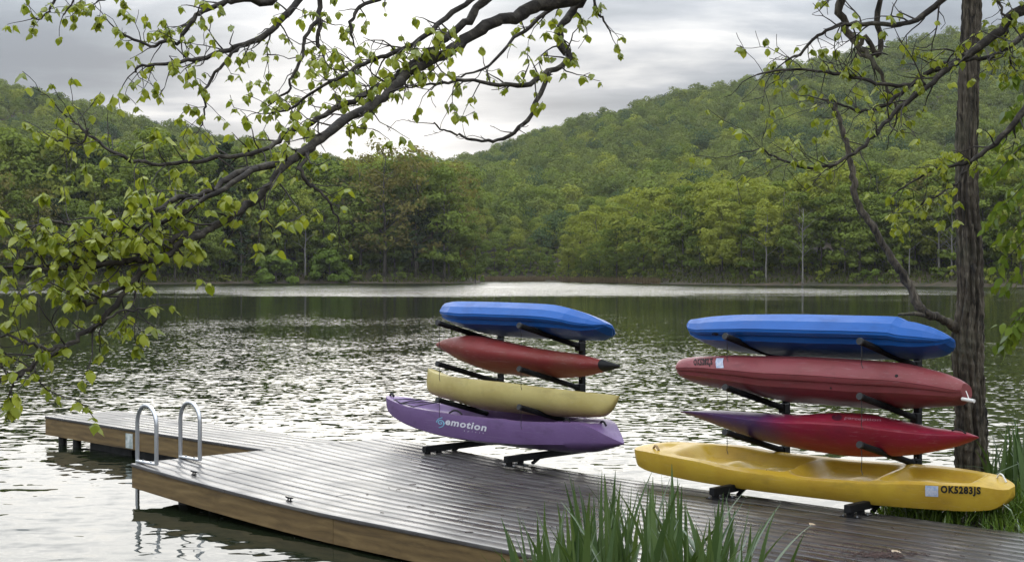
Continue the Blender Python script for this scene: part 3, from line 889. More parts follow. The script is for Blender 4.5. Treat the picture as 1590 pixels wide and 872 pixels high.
mb = MB(); mb.box((0.03, (FV1 - FV0) / 2, 0.098 - 0.115), (0.038, FV1 - FV0 - 0.12, 0.17)); mb.build('end_board', m_fascia, finger)
for x, y in ((0.14, 0.16), (0.5, 0.16), (0.14, 0.8), (2.93, 0.13), (4.2, 0.2)):
    mb = MB(); mb.tube([(x, y, -1.5), (x, y, 0.06)], 0.05, 10); mb.build('pile', m_black_wood, finger, smooth=True, sharp=50)
for fx in (1.25, 2.35, 3.55):
    mb = MB(); mb.box((fx, 0.48, -0.20), (0.95, 0.62, 0.26), None, 0.02); mb.build('float', m_blackrubber, finger)
m_plate = surf('blotched pale plate', [(0.35, (0.22, 0.27, 0.26)), (0.55, (0.52, 0.56, 0.54)), (0.7, (0.66, 0.68, 0.67))], 16, 4, (0.35, 0.5))
pl_x = -14.33 - FU0
mb = MB(); mb.box((0, 0, 0), (0.15, 0.004, 0.16)); o = mb.build('notice_plate', m_plate, None)
o.location = FO + PU * pl_x + PV * (0.009 - 0.003) + Vector((0, 0, -0.035)); o.rotation_euler = (0, 0, PA)
tag(o, 'small pale blotched plate on the brown fascia of the finger dock', 'plate')

# swim ladder: two bent aluminium hoops with legs going down into the water
ladder = empty('swim_ladder', PO + Vector((0, 0, zl(0))), (0, 0, PA))
tag(ladder, 'aluminium swim ladder with two tall rounded handrails on the pier corner', 'ladder')
def hoop(y):
    r = 0.165; top = 0.355; xo, xi = -0.035, 0.295
    xc = (xo + xi) / 2
    pts = [(xo, y, -0.95), (xo, y, -0.3), (xo, y, 0.0), (xo, y, top)]
    for k in range(1, 12):
        a = math.pi - math.pi * k / 12
        pts.append((xc + r * math.cos(a), y, top + r * math.sin(a)))
    pts += [(xi, y, top), (xi, y, 0.2), (xi, y, 0.006)]
    mb = MB(); mb.tube(pts, 0.0185, 14); return mb
for y in (0.09, 0.53):
    h = hoop(y).build('handrail', m_alu, ladder, smooth=True, sharp=60)
    mb = MB(); mb.box((0.13, y, 0.012), (0.33, 0.045, 0.02), None, 0.004); mb.build('mounting_rail', m_alu, ladder)
    for x in (0.06, 0.2):
        mb = MB(); mb.tube([(x, y, 0.02), (x, y, 0.03)], 0.010, 8); mb.build('bolt', m_steel, ladder)
for z in (-0.36, -0.62, -0.88):
    mb = MB(); mb.box((-0.035, 0.31, z), (0.085, 0.40, 0.025), None, 0.004); mb.build('rung', m_alu, ladder)

# cleats, small fittings on the near edge
def cleat(x, y, label):
    c = empty('dock_cleat', PO + PU * x + PV * y + Vector((0, 0, zl(x) + 0.002)), (0, 0, PA)); c.scale = (0.62, 0.62, 0.62)
    mb = MB(); mb.box((0, 0, 0.004), (0.09, 0.045, 0.008), None, 0.002); mb.build('base_plate', m_blackmetal, c)
    mb = MB()
    mb.tube([(-0.085, 0, 0.048), (-0.05, 0, 0.042), (0, 0, 0.040), (0.05, 0, 0.042), (0.085, 0, 0.048)], [0.006, 0.011, 0.012, 0.011, 0.006], 8)
    mb.tube([(-0.028, 0, 0.006), (-0.024, 0, 0.042)], 0.010, 8); mb.tube([(0.028, 0, 0.006), (0.024, 0, 0.042)], 0.010, 8)
    mb.build('horn', m_blackmetal, c, smooth=True, sharp=50)
    tag(c, label, 'cleat', 'cleats on the near edge of the pier')
def on_deck(px, py, zh=0.0):
    """point of the pier's deck seen at photo pixel px, py -> pier coordinates"""
    z = 0.0
    for _ in range(6):
        dy = (py - HOR) / FPX
        Y = (CAM_Z - z) / dy
        P = Vector(((px - CX) / FPX * Y, Y, 0)) - PO
        x, y = P.dot(PU), P.dot(PV)
        z = zl(x)
    return x, y
x, y = on_deck(301, 737); cleat(x, max(y, 0.08), 'small dark mooring cleat on the pier edge nearest the swim ladder')
x, y = on_deck(449, 778); cleat(x, max(y, 0.08), 'small dark mooring cleat on the pier edge above the fascia joint')
# ================================================================== kayak racks and kayaks
RA = R(-44)
RU = Vector((math.cos(RA), math.sin(RA), 0)); RN = Vector((-math.sin(RA), math.cos(RA), 0))   # along the rack / away from the pier
RACKS = {'right': (Vector((2.3225, 12.2675, 0.0)), 1.22, (0.30, 0.66, 1.07)), 'left': (Vector((-0.115, 14.734, 0.035)), 1.10, (0.31, 0.66, 1.06))}
ARM_L, ARM_RISE = 0.88, 0.225
m_pad = surf('black foam padding', [(0.3, (0.007, 0.007, 0.008)), (0.7, (0.016, 0.016, 0.017))], 20, 4, (0.7, 0.9), 0.002, 60, spec=0.15)

def make_rack(key, label):
    O, D, lv = RACKS[key]
    r = empty('kayak_rack', O, (0, 0, RA))
    tag(r, label, 'rack', 'kayak racks on the pier')
    for x in (0.0, D):
        mb = MB(); mb.box((x, 0, 0.70), (0.052, 0.052, 1.28), None, 0.004); po = mb.build('post', m_blackmetal, r)
        for z in np.arange(0.15, 1.3, 0.1):
            mb = MB(); mb.tube([(x, -0.0255, z), (x, -0.028, z)], 0.007, 8); mb.build('bolt', m_steel, po)
        mb = MB(); mb.bar((x, -1.06, 0.066), (x, 0.04, 0.066), 0.052, 0.06, bev=0.004); mb.build('base_arm', m_blackmetal, r)
        for y in (-1.01, -0.86):
            mb = MB(); mb.box((x, y, 0.018), (0.045, 0.045, 0.037), None, 0.003); ft = mb.build('foot', m_blackmetal, r)
            mb = MB(); mb.box((x, y, 0.002), (0.15, 0.055, 0.006)); mb.build('foot_plate', m_blackmetal, ft)
            for dx in (-0.058, 0.058):
                mb = MB(); mb.tube([(x + dx, y, 0.005), (x + dx, y, 0.017)], 0.009, 6); mb.build('bolt', m_steel, ft)
        mb = MB(); mb.bar((x, -0.70, 0.0), (x, -0.60, 0.05), 0.03, 0.022); mb.build('strut', m_blackmetal, r)
        for z in lv:
            a, b = Vector((x, -0.03, z)), Vector((x, -ARM_L, z + ARM_RISE))
            mb = MB(); mb.tube([a, a.lerp(b, 0.5), b], 0.026, 12); am = mb.build('arm', m_pad, r, smooth=True, sharp=50)
            d = (b - a).normalized()
            mb = MB(); mb.tube([b - d * 0.012, b + d * 0.006], [0.029, 0.027], 12); mb.build('end_cap', m_blackrubber, am, smooth=True, sharp=50)
            mb = MB(); mb.box((x, -0.035, z), (0.066, 0.075, 0.085), None, 0.006); mb.build('bracket', m_blackmetal, r)
            L = random.uniform(0.10, 0.20)
            e = b + Vector((0.004, 0.02, -0.026))
            mb = MB(); mb.tube([e, e + Vector((0.004, 0, -L * 0.5)), e + Vector((-0.003, 0.004, -L)), e + Vector((0.012, 0, -L - 0.03))], 0.0028, 5); mb.build('cord', m_blackrubber, am)
    mb = MB(); mb.bar((0.03, 0.012, 0.97), (D - 0.03, 0.012, 0.97), 0.04, 0.04); mb.build('crossbar', m_blackmetal, r)
    mb = MB(); mb.bar((0.03, 0.012, 0.075), (D - 0.03, 0.012, 0.075), 0.04, 0.04); mb.build('crossbar', m_blackmetal, r)
    return r
make_rack('left', 'black metal kayak rack carrying the purple kayak, over the middle of the pier')
make_rack('right', 'black metal kayak rack carrying the long yellow kayak, beside the furrowed trunk')

def plastic(name, c, c2=None, rough=(0.32, 0.5), grad=None, fleck=0.12):
    """moulded polyethylene: faded patches, fine scuffs, satin gloss"""
    m, nt, bs = new_mat(name)
    vec = coords(nt, (1, 1, 1), rand=True)
    n1 = noise(nt, vec, 2.5, 6, 0.6)
    c2 = c2 or tuple(min(1, v * 0.78 + 0.02) for v in c)
    rp = ramp(nt, [(0.35, c2), (0.62, c)]); nt.links.new(n1.outputs['Fac'], rp.inputs[0])
    col = rp.outputs[0]
    if grad:
        tc = N(nt, 'ShaderNodeTexCoord'); sp = N(nt, 'ShaderNodeSeparateXYZ'); nt.links.new(tc.outputs['Object'], sp.inputs[0])
        nx = math_n(nt, 'ADD', sp.outputs[0], math_n(nt, 'MULTIPLY', math_n(nt, 'SUBTRACT', n1.outputs['Fac'], 0.5), 0.45))
        g = N(nt, 'ShaderNodeMapRange', interpolation_type='SMOOTHSTEP', inp={'From Min': grad[1], 'From Max': grad[2]}); nt.links.new(nx, g.inputs[0])
        col = mixc(nt, g.outputs[0], grad[0], col)
    # scuffs run along the hull
    n2 = noise(nt, coords(nt, (3, 30, 45)), 1.4, 5, 0.7)
    sc = ramp(nt, [(0.56, 0.0), (0.70, fleck * 1.6)]); nt.links.new(n2.outputs['Fac'], sc.inputs[0])
    col = mixc(nt, sc.outputs[0], col, tuple(min(1.0, v * 0.6 + 0.28) for v in c))
    n4 = noise(nt, coords(nt, (1.2, 2, 3)), 3.0, 7, 0.7)
    dt = ramp(nt, [(0.54, 0.0), (0.74, 0.55)]); nt.links.new(n4.outputs['Fac'], dt.inputs[0])
    col = mixc(nt, dt.outputs[0], col, tuple(v * 0.45 + 0.01 for v in c))
    nt.links.new(col, bs.inputs['Base Color'])
    mr = N(nt, 'ShaderNodeMapRange', inp={'From Min': 0.3, 'From Max': 0.7, 'To Min': rough[0], 'To Max': rough[1]})
    nt.links.new(n4.outputs['Fac'], mr.inputs[0]); nt.links.new(mr.outputs[0], bs.inputs['Roughness'])
    bp = N(nt, 'ShaderNodeBump', inp={'Distance': 0.0010}); nt.links.new(noise(nt, vec, 40, 4).outputs['Fac'], bp.inputs['Height']); nt.links.new(bp.outputs[0], bs.inputs['Normal'])
    bs.inputs['Specular IOR Level'].default_value = 0.28
    return m

M_BLUE = plastic('blue plastic', (0.009, 0.098, 0.37), (0.008, 0.083, 0.32), fleck=0.05)
M_RED = plastic('crimson plastic', (0.260, 0.056, 0.066), (0.215, 0.052, 0.052))
M_OLDRED = plastic('sun faded red plastic', (0.22, 0.034, 0.032), (0.20, 0.055, 0.038), (0.4, 0.6), fleck=0.2)
M_CREAM = plastic('pale yellow plastic', (0.52, 0.435, 0.165), (0.42, 0.335, 0.115), (0.38, 0.55))
M_PURPLE = plastic('purple plastic', (0.165, 0.098, 0.228), (0.145, 0.084, 0.200))
M_YELLOW = plastic('golden yellow plastic', (0.51, 0.335, 0.034), (0.42, 0.255, 0.026))
M_BLEND = plastic('red and violet blended plastic', (0.24, 0.011, 0.040), (0.21, 0.015, 0.024), grad=((0.060, 0.028, 0.095), -0.50, 0.02))
def flat(name, c, rough=0.5):
    m, nt, bs = new_mat(name); bs.inputs['Base Color'].default_value = (*c, 1); bs.inputs['Roughness'].default_value = rough
    return m
M_WHITE_INK = flat('pale grey print', (0.66, 0.64, 0.70)); M_BLACK_INK = flat('black letters', (0.005, 0.005, 0.005), 0.75)
M_CYAN_INK = flat('light blue print', (0.22, 0.45, 0.62)); M_DARKRED_INK = flat('dark maroon print', (0.06, 0.008, 0.02))
M_PINK_INK = flat('faded pink print', (0.42, 0.20, 0.24))
M_STICK = surf('silver blue sticker', [(0.35, (0.30, 0.38, 0.55)), (0.6, (0.52, 0.56, 0.66))], 30, 3, (0.25, 0.4))
M_HANDLE = flat('white plastic tube', (0.72, 0.70, 0.66), 0.4)

class Kayak:
    def __init__(s, key, label, xm, z0, off=0.45, roll=0.0, yaw=0.0):
        O, D, lv = RACKS[key]
        s.O = O; s.xm = xm; s.off = off; s.z0 = z0
        s.root = empty('kayak', O + RU * xm - RN * off + Vector((0, 0, z0 - O.z)), (roll, 0, RA + yaw))
        tag(s.root, label, 'kayak', 'kayaks stored on the racks')
        s.M = Matrix.Translation(s.root.location) @ s.root.rotation_euler.to_matrix().to_4x4()
        s.Mi = s.M.inverted()
    def hull(s, xs, rings, mat, name='hull', sharp=32, smooth=True):
        n, k = len(rings), len(rings[0])
        v = [(x - s.xm, y, z - s.z0) for x, rg in zip(xs, rings) for (y, z) in rg]
        f = []
        for i in range(n - 1):
            for j in range(k):
                j2 = (j + 1) % k
                f.append((i * k + j, i * k + j2, (i + 1) * k + j2, (i + 1) * k + j))
        for i, sg in ((0, -1), (n - 1, 1)):
            c = len(v); cy = sum(p[0] for p in rings[i]) / k; cz = sum(p[1] for p in rings[i]) / k
            v.append((xs[i] - s.xm, cy, cz - s.z0))
            for j in range(k):
                j2 = (j + 1) % k
                f.append((c, i * k + j2, i * k + j) if sg < 0 else (c, i * k + j, i * k + j2))
        s.bvh = BVHTree.FromPolygons([Vector(p) for p in v], f)
        return obj(name, v, f, mat, s.root, smooth, sharp)
    def hit(s, px, py):
        """local point of the hull seen at photo pixel px, py"""
        o = s.Mi @ Vector((0, 0, CAM_Z)); d = (s.Mi @ at(px, py, 20.0) - o).normalized()
        h = s.bvh.ray_cast(o, d)
        return h[0]
    def wrap(s, pts2, A, B, C, lift=0.003):
        """lay unit-square points (0..1, 0..1) on the hull between corners A (lower left) B (lower right) C (upper left)"""
        out = []
        for (a, b) in pts2:
            p = A + (B - A) * a + (C - A) * b
            h = s.bvh.ray_cast(Vector((p.x, -3, p.z)), Vector((0, 1, 0)))
            q = h[0] if h[0] is not None else p
            n = h[1] if h[0] is not None else Vector((0, -1, 0))
            if n.y > 0: n = -n
            out.append(q + n * lift)
        return out
    def decal(s, name, shape, a, b, c, mat, lift=0.003, parent=None):
        A, B, C = s.hit(*a), s.hit(*b), s.hit(*c)
        if A is None or B is None or C is None:
            print('decal misses hull', name, A, B, C); return None
        v, f = shape
        return obj(name, s.wrap(v, A, B, C, lift), f, mat, parent or s.root)

def text_shape(body, shear=0.0, bold=0.0, space=1.0):
    cu = bpy.data.curves.new('lettering', 'FONT'); cu.body = body; cu.shear = shear; cu.offset = bold; cu.space_character = space
    cu.resolution_u = 3; cu.fill_mode = 'FRONT'
    o = bpy.data.objects.new('lettering', cu); COL.objects.link(o)
    dg = bpy.context.evaluated_depsgraph_get(); me = o.evaluated_get(dg).to_mesh()
    v = [(p.co.x, p.co.y) for p in me.vertices]; f = [tuple(q.vertices) for q in me.polygons]
    o.evaluated_get(dg).to_mesh_clear()
    bpy.data.objects.remove(o); bpy.data.curves.remove(cu)
    x0, x1 = min(p[0] for p in v), max(p[0] for p in v); y0, y1 = min(p[1] for p in v), max(p[1] for p in v)
    return [((x - x0) / (x1 - x0), (y - y0) / (y1 - y0)) for x, y in v], f

def grid_shape(n=6, m=3):
    v = [(i / n, j / m) for j in range(m + 1) for i in range(n + 1)]
    f = [(j * (n + 1) + i, j * (n + 1) + i + 1, (j + 1) * (n + 1) + i + 1, (j + 1) * (n + 1) + i) for j in range(m) for i in range(n)]
    return v, f

def strip_shape(pts, w):
    """a ribbon of half width w along 2-D points"""
    v, f = [], []
    for i, p in enumerate(pts):
        a, b = pts[max(i - 1, 0)], pts[min(i + 1, len(pts) - 1)]
        dx, dy = b[0] - a[0], b[1] - a[1]; L = math.hypot(dx, dy) or 1
        ww = w[i] if hasattr(w, '__len__') else w
        v += [(p[0] - dy / L * ww, p[1] + dx / L * ww), (p[0] + dy / L * ww, p[1] - dx / L * ww)]
        if i: f.append((2 * i - 2, 2 * i, 2 * i + 1, 2 * i - 1))
    return v, f

def super_ring(n, e_top, e_bot, lip=None):
    P = []
    for k in range(n):
        a = 2 * math.pi * k / n
        c, s_ = math.cos(a), math.sin(a); e = e_top if s_ >= 0 else e_bot
        P.append((math.copysign(abs(c)**(2 / e), c), 0.5 + 0.5 * math.copysign(abs(s_)**(2 / e), s_)))
    return P

def rolled_rings(xs, poly, tw, ttop, tbot, roll, yc=0.0):
    """rings of a hull lying rolled on the sloping arms (near side up), fitted to its top and bottom lines"""
    w = pchip(*zip(*tw), xs); top = pchip(*zip(*ttop), xs); bot = pchip(*zip(*tbot), xs)
    rings = []
    c, s = math.cos(roll), math.sin(roll)
    for wi, t, b in zip(w, top, bot):
        H0 = max(0.35 * (t - b), (t - b) - 1.5 * wi * s)
        P = [(y * wi * c + z * H0 * s, z * H0 * c - y * wi * s) for y, z in poly]
        lo, hi = min(p[1] for p in P), max(p[1] for p in P); k = (t - b) / (hi - lo)
        rings.append([(y + yc, b + (z - lo) * k) for y, z in P])
    return rings

def mirror_poly(half):
    """half outline from top centre down the near (negative y) side to bottom centre -> closed loop"""
    near = half; far = [(-y, z) for y, z in half[1:-1]][::-1]
    return near + far

def seam(k, xs, rings, j, mat, r=0.0035):
    pts = [Vector((x - k.xm, rg[j][0], rg[j][1] - k.z0)) for x, rg in zip(xs, rings)]
    mb = MB(); mb.tube(pts, r, 5); mb.build('moulded_seam', mat, k.root, smooth=True)
def plug(k, px, py, r=0.012, mat=None):
    p = k.hit(px, py)
    if p is None: return
    h = k.bvh.find_nearest(p); n = h[1] if h[1].y < 0 else -h[1]
    mb = MB(); mb.tube([p - n * 0.002, p + n * 0.004], [r, r * 0.8], 10); mb.build('drain_plug', mat or M_BLACK_INK, k.root, smooth=True, sharp=50)
def handle_loop(k, p0, p1, sag, mat, r=0.006, name='handle'):
    p0, p1 = Vector(p0), Vector(p1); m = (p0 + p1) / 2 + Vector(sag)
    mb = MB(); mb.tube(catmull([p0, p0.lerp(m, 0.6) + Vector(sag) * 0.25, m, p1.lerp(m, 0.6) + Vector(sag) * 0.25, p1], 4), r, 7)
    return mb.build(name, mat, k.root, smooth=True, sharp=60)

ROLL = math.atan2(ARM_RISE, ARM_L)

# ---- two blue sit-on-top kayaks stored hull up
BLUE_POLY = mirror_poly([(0, 1.0), (-0.30, 1.0), (-0.60, 0.965), (-0.88, 0.66), (-1.0, 0.36), (-0.985, 0.27), (-0.90, 0.20), (-0.80, 0.20), (-0.72, 0.06), (-0.35, 0.0), (0, 0.0)])
def blue_kayak(key, label, top, bot, x0, x1):
    k = Kayak(key, label, (x0 + x1) / 2, 1.15)
    L = x1 - x0
    xs = np.concatenate([x0 + L * np.array([0, 0.006, 0.02, 0.045, 0.08, 0.12]), np.linspace(x0 + 0.17 * L, x0 + 0.84 * L, 22), x0 + L * np.array([0.86, 0.865, 0.90, 0.94, 0.97, 0.99, 1.0])])
    tw = [(x0, 0.09), (x0 + 0.012 * L, 0.14), (x0 + 0.05 * L, 0.19), (x0 + 0.14 * L, 0.28), (x0 + 0.35 * L, 0.345), (x0 + 0.6 * L, 0.35), (x0 + 0.84 * L, 0.30), (x0 + 0.866 * L, 0.272), (x0 + 0.95 * L, 0.20), (x0 + 0.985 * L, 0.12), (x1, 0.05)]
    rings = rolled_rings(xs, BLUE_POLY, tw, top, bot, ROLL)
    k.hull(xs, rings, M_BLUE, sharp=9)
    seam(k, xs, rings, 4, M_BLUE)
    return k
kb = blue_kayak('right', 'bright blue kayak stored hull up on top of the rack beside the furrowed trunk',
                [(-0.64, 1.405), (-0.28, 1.446), (0.04, 1.464), (0.65, 1.476), (1.33, 1.476), (1.385, 1.466), (1.395, 1.452), (1.54, 1.425), (1.67, 1.375), (1.74, 1.325)],
                [(-0.64, 1.31), (-0.62, 1.245), (-0.55, 1.195), (-0.40, 1.145), (0.0, 1.115), (0.6, 1.112), (1.4, 1.142), (1.62, 1.18), (1.71, 1.235), (1.74, 1.29)], -0.64, 1.74)
slot = ([(0.5 + 0.5 * math.cos(a * math.pi / 8) , 0.5 + 0.5 * math.sin(a * math.pi / 8)) for a in range(16)], [tuple(range(16))])
kb.decal('handle_recess_shade', slot, (1106, 520), (1117, 520.5), (1106, 515.5), M_BLACK_INK)  # flat black patch painting the shade of the side handle recess; hull not hollowed
handle_loop(kb, (-1.19, -0.05, 0.19), (-1.19, 0.06, 0.17), (-0.035, 0, -0.01), M_BLACK_INK)
k2 = blue_kayak('left', 'bright blue kayak stored hull up on top of the rack above the faded red one',
                [(-0.32, 1.495), (-0.08, 1.52), (0.3, 1.524), (0.8, 1.521), (1.22, 1.511), (1.46, 1.478), (1.52, 1.462), (1.70, 1.41), (1.82, 1.345)],
                [(-0.32, 1.37), (-0.30, 1.32), (-0.22, 1.27), (-0.05, 1.215), (0.22, 1.175), (0.83, 1.165), (1.54, 1.172), (1.74, 1.215), (1.82, 1.30)], -0.32, 1.82)
handle_loop(k2, (-1.06, -0.04, 0.30), (-1.06, 0.06, 0.29), (-0.05, 0, 0.02), M_BLACK_INK, 0.011)

# ---- crimson kayak, right rack, second from top
k = Kayak('right', 'crimson red kayak with a black number and sticker at its blunt end', 0.55, 0.78)
x0, x1 = -0.75, 1.85
xs = np.concatenate([[x0, x0 + 0.01, x0 + 0.03, x0 + 0.07, x0 + 0.13, x0 + 0.22], np.linspace(-0.4, 1.5, 26), [1.58, 1.66, 1.73, 1.79, 1.83, x1]])
poly = mirror_poly([(0, 1.0), (-0.35, 0.985), (-0.62, 0.93), (-0.82, 0.82), (-0.93, 0.66), (-0.985, 0.48), (-1.0, 0.40), (-0.975, 0.33), (-0.93, 0.28), (-0.86, 0.27), (-0.78, 0.13), (-0.6, 0.04), (-0.3, 0.0), (0, 0.0)])
rings = rolled_rings(xs, poly, [(x0, 0.10), (x0 + 0.02, 0.15), (x0 + 0.1, 0.205), (-0.4, 0.27), (0.2, 0.335), (0.8, 0.34), (1.4, 0.27), (1.7, 0.18), (1.80, 0.14), (x1, 0.09)],
                     [(x0, 1.038), (-0.70, 1.068), (-0.62, 1.085), (-0.41, 1.107), (0.1, 1.13), (0.65, 1.141), (1.33, 1.128), (1.59, 1.085), (1.80, 1.024), (x1, 0.992)],
                     [(x0, 0.915), (-0.735, 0.885), (-0.66, 0.846), (-0.45, 0.815), (-0.1, 0.77), (0.31, 0.735), (0.91, 0.735), (1.45, 0.775), (1.70, 0.808), (1.80, 0.825), (x1, 0.868)], ROLL)
k.hull(xs, rings, M_RED, sharp=28)
seam(k, xs, rings, 6, M_RED)
plug(k, 1392, 583, 0.014)
plug(k, 1290, 602, 0.009)
k.decal('lettering', text_shape('OK5282JS', 0.0, 0.045, 1.14), (1078, 570), (1107, 568.8), (1078, 557), M_BLACK_INK)
k.decal('sticker', grid_shape(), (1112.5, 571), (1124, 571), (1112.5, 556), M_STICK)
k.decal('sticker_print', text_shape('2001', 0, 0.02), (1113.5, 568), (1122.5, 568), (1113.5, 563), M_WHITE_INK, 0.005)
handle_loop(k, (-1.295, 0.0, 0.26), (-1.285, 0.02, 0.16), (-0.05, -0.02, -0.02), M_BLACK_INK, 0.006)
mb = MB(); e = Vector((1.30, -0.06, 0.10)); mb.tube([e, e + Vector((0.105, -0.02, -0.008))], 0.014, 10); mb.tube([e + Vector((0.03, 0, 0.06)), e + Vector((0.06, -0.01, 0.0))], 0.004, 6)
mb.build('toggle', M_HANDLE, k.root, smooth=True, sharp=50)

# ---- slim violet to red kayak, right rack, third from top
k = Kayak('right', 'slim pointed kayak blending from violet to red, above the yellow kayak', 0.6, 0.45)
x0, x1 = -0.77, 1.945
xs = np.concatenate([[x0, x0 + 0.012, x0 + 0.05, x0 + 0.12], np.linspace(-0.55, 1.72, 32), [1.80, 1.87, 1.92, 1.938, x1]])
poly = mirror_poly([(0, 1.0), (-0.30, 0.955), (-0.58, 0.865), (-0.82, 0.75), (-0.955, 0.655), (-1.0, 0.59), (-0.985, 0.52), (-0.90, 0.38), (-0.74, 0.21), (-0.5, 0.08), (-0.25, 0.02), (0, 0.0)])
rings = rolled_rings(xs, poly, [(x0, 0.012), (-0.66, 0.055), (-0.35, 0.14), (0.1, 0.25), (0.6, 0.315), (1.0, 0.29), (1.4, 0.19), (1.7, 0.10), (1.88, 0.05), (x1, 0.012)],
                     [(x0, 0.615), (-0.28, 0.652), (0.1, 0.658), (0.47, 0.672), (0.77, 0.706), (1.0, 0.712), (1.33, 0.676), (1.59, 0.645), (1.85, 0.63), (x1, 0.607)],
                     [(x0, 0.604), (-0.6, 0.565), (-0.35, 0.505), (0.04, 0.42), (0.41, 0.378), (0.85, 0.36), (1.24, 0.395), (1.7, 0.495), (1.88, 0.562), (x1, 0.595)], ROLL * 0.7)
k.hull(xs, rings, M_BLEND, sharp=30)
seam(k, xs, rings, 4, M_BLEND, 0.003)
circ = ([(0.5 + 0.5 * math.cos(a * math.pi / 12), 0.5 + 0.5 * math.sin(a * math.pi / 12)) for a in range(24)], [tuple(range(24))])
k.decal('badge', circ, (1293, 652.5), (1309, 652.5), (1293, 643), M_DARKRED_INK)
k.decal('lettering', text_shape('perception', 0.2, 0.0), (1311, 652), (1369, 655.5), (1311, 646), M_PINK_INK)
handle_loop(k, k.hit(1478, 669) + Vector((0, 0, 0.005)), k.hit(1500, 673.5) + Vector((0, 0, 0.004)), (0, 0, 0.018), M_BLACK_INK, 0.005, 'deck_line')

# ---- long yellow sit-on-top, right rack, bottom; purple one, left rack, bottom
def sit_on_top(k, x0, x1, tw, trim, tch, tkeel, wch, recess, mat, crown=0.0, ns=150, ny=44, lipw=0.14):
    u = np.linspace(0, 1, ns); u = 0.5 - 0.5 * np.cos(np.pi * (0.04 + 0.92 * u)); u = (u - u[0]) / (u[-1] - u[0])
    xs = x0 + (x1 - x0) * u
    w = pchip(*zip(*tw), xs); zr = pchip(*zip(*trim), xs); zc = pchip(*zip(*tch), xs); zk = pchip(*zip(*tkeel), xs)
    yn = np.sin(np.linspace(-math.pi / 2, math.pi / 2, ny)); rings = []
    for x, wi, r_, c_, k_ in zip(xs, w, zr, zc, zk):
        top = [(wi * y, r_ + crown * (1 - y * y) * min(1, wi / 0.2) - recess(x, y, wi)) for y in yn]
        wc = wi * wch
        side = [(wi * 1.015, r_ - (r_ - c_) * 0.12), (wi * 1.0, r_ - (r_ - c_) * 0.5), (wi * (0.35 + 0.65 * wch) + 0.0, r_ - (r_ - c_) * 0.88), (wc, c_), (wc * 0.72, c_ + (k_ - c_) * 0.55), (wc * 0.35, c_ + (k_ - c_) * 0.9)]
        hull = side + [(0, k_)] + [(-y, z) for y, z in side[::-1]]
        rings.append((top + hull)[::-1])
    return k.hull(xs, rings, mat, sharp=40)

def well(x, y, a, b, half, depth, sx=0.06, sy=0.12):
    return depth * float(smoothstep(a - sx, a + sx, x) * (1 - smoothstep(b - sx, b + sx, x))) * float(1 - smoothstep(half - sy, half + sy, abs(y)))

def bump2(x, y, cx, cy, rx, ry, h):
    q = ((x - cx) / rx)**2 + ((y - cy) / ry)**2
    return h * math.exp(-q)

def rec_yellow(x, y, w):
    lip = float(smoothstep(0.80, 0.96, abs(y)))
    d = well(x, y, -0.98, -0.86, 0.42, 0.022, 0.04, 0.15)
    d += well(x, y, -0.62, 0.42, 0.68, 0.105, 0.09, 0.13)
    d += well(x, y, 0.55, 1.18, 0.70, 0.095, 0.08, 0.12)
    d += well(x, y, 1.30, 1.92, 0.60, 0.085, 0.07, 0.13)
    d -= bump2(x, y, -0.18, 0.05, 0.11, 0.40, 0.050)
    d -= bump2(x, y, 0.18, 0.0, 0.13, 0.5, 0.035)
    d -= bump2(x, y, 0.42, 0.0, 0.16, 0.75, 0.030) + bump2(x, y, 0.30, -0.66, 0.30, 0.16, 0.022)
    d -= bump2(x, y, 0.95, 0.0, 0.1, 0.45, 0.03) + bump2(x, y, 1.55, -0.1, 0.12, 0.4, 0.035)
    d += 0.012 * math.sin(x * 34) * well(x, y, 0.0, 0.3, 0.4, 1.0)
    return d - 0.0 * lip
ky = Kayak('right', 'long yellow sit-on-top kayak with moulded seats and a black number, lowest on its rack', 0.5, 0.09, roll=R(7.0))
x0, x1 = -1.215, 2.215
sit_on_top(ky, x0, x1, [(x0, 0.045), (x0 + 0.03, 0.10), (x0 + 0.12, 0.165), (-0.8, 0.245), (-0.3, 0.325), (0.4, 0.36), (1.2, 0.345), (1.7, 0.27), (2.0, 0.19), (2.13, 0.135), (2.19, 0.09), (x1, 0.045)],
           [(x0, 0.275), (-0.95, 0.295), (-0.4, 0.292), (0.0, 0.262), (0.5, 0.25), (1.2, 0.27), (1.6, 0.292), (2.0, 0.298), (x1, 0.262)],
           [(x0, 0.20), (-1.13, 0.14), (-0.9, 0.115), (0.3, 0.105), (1.4, 0.105), (1.9, 0.105), (2.1, 0.12), (2.18, 0.16), (x1, 0.20)],
           [(x0, 0.17), (-1.13, 0.10), (-0.9, 0.085), (0.3, 0.075), (1.4, 0.075), (1.9, 0.085), (2.1, 0.10), (2.18, 0.15), (x1, 0.195)], 0.90, rec_yellow, M_YELLOW, 0.012)
ky.decal('lettering', text_shape('OK5283JS', 0.0, 0.045, 1.14), (1461, 767.5), (1523, 770), (1461, 752.8), M_BLACK_INK)
ky.decal('sticker', grid_shape(), (1437, 769.5), (1457, 770.5), (1437, 753), M_STICK)
ky.decal('sticker_print', text_shape('OK 2001', 0, 0.0), (1438.5, 767), (1456, 768), (1438.5, 760), M_WHITE_INK, 0.005)
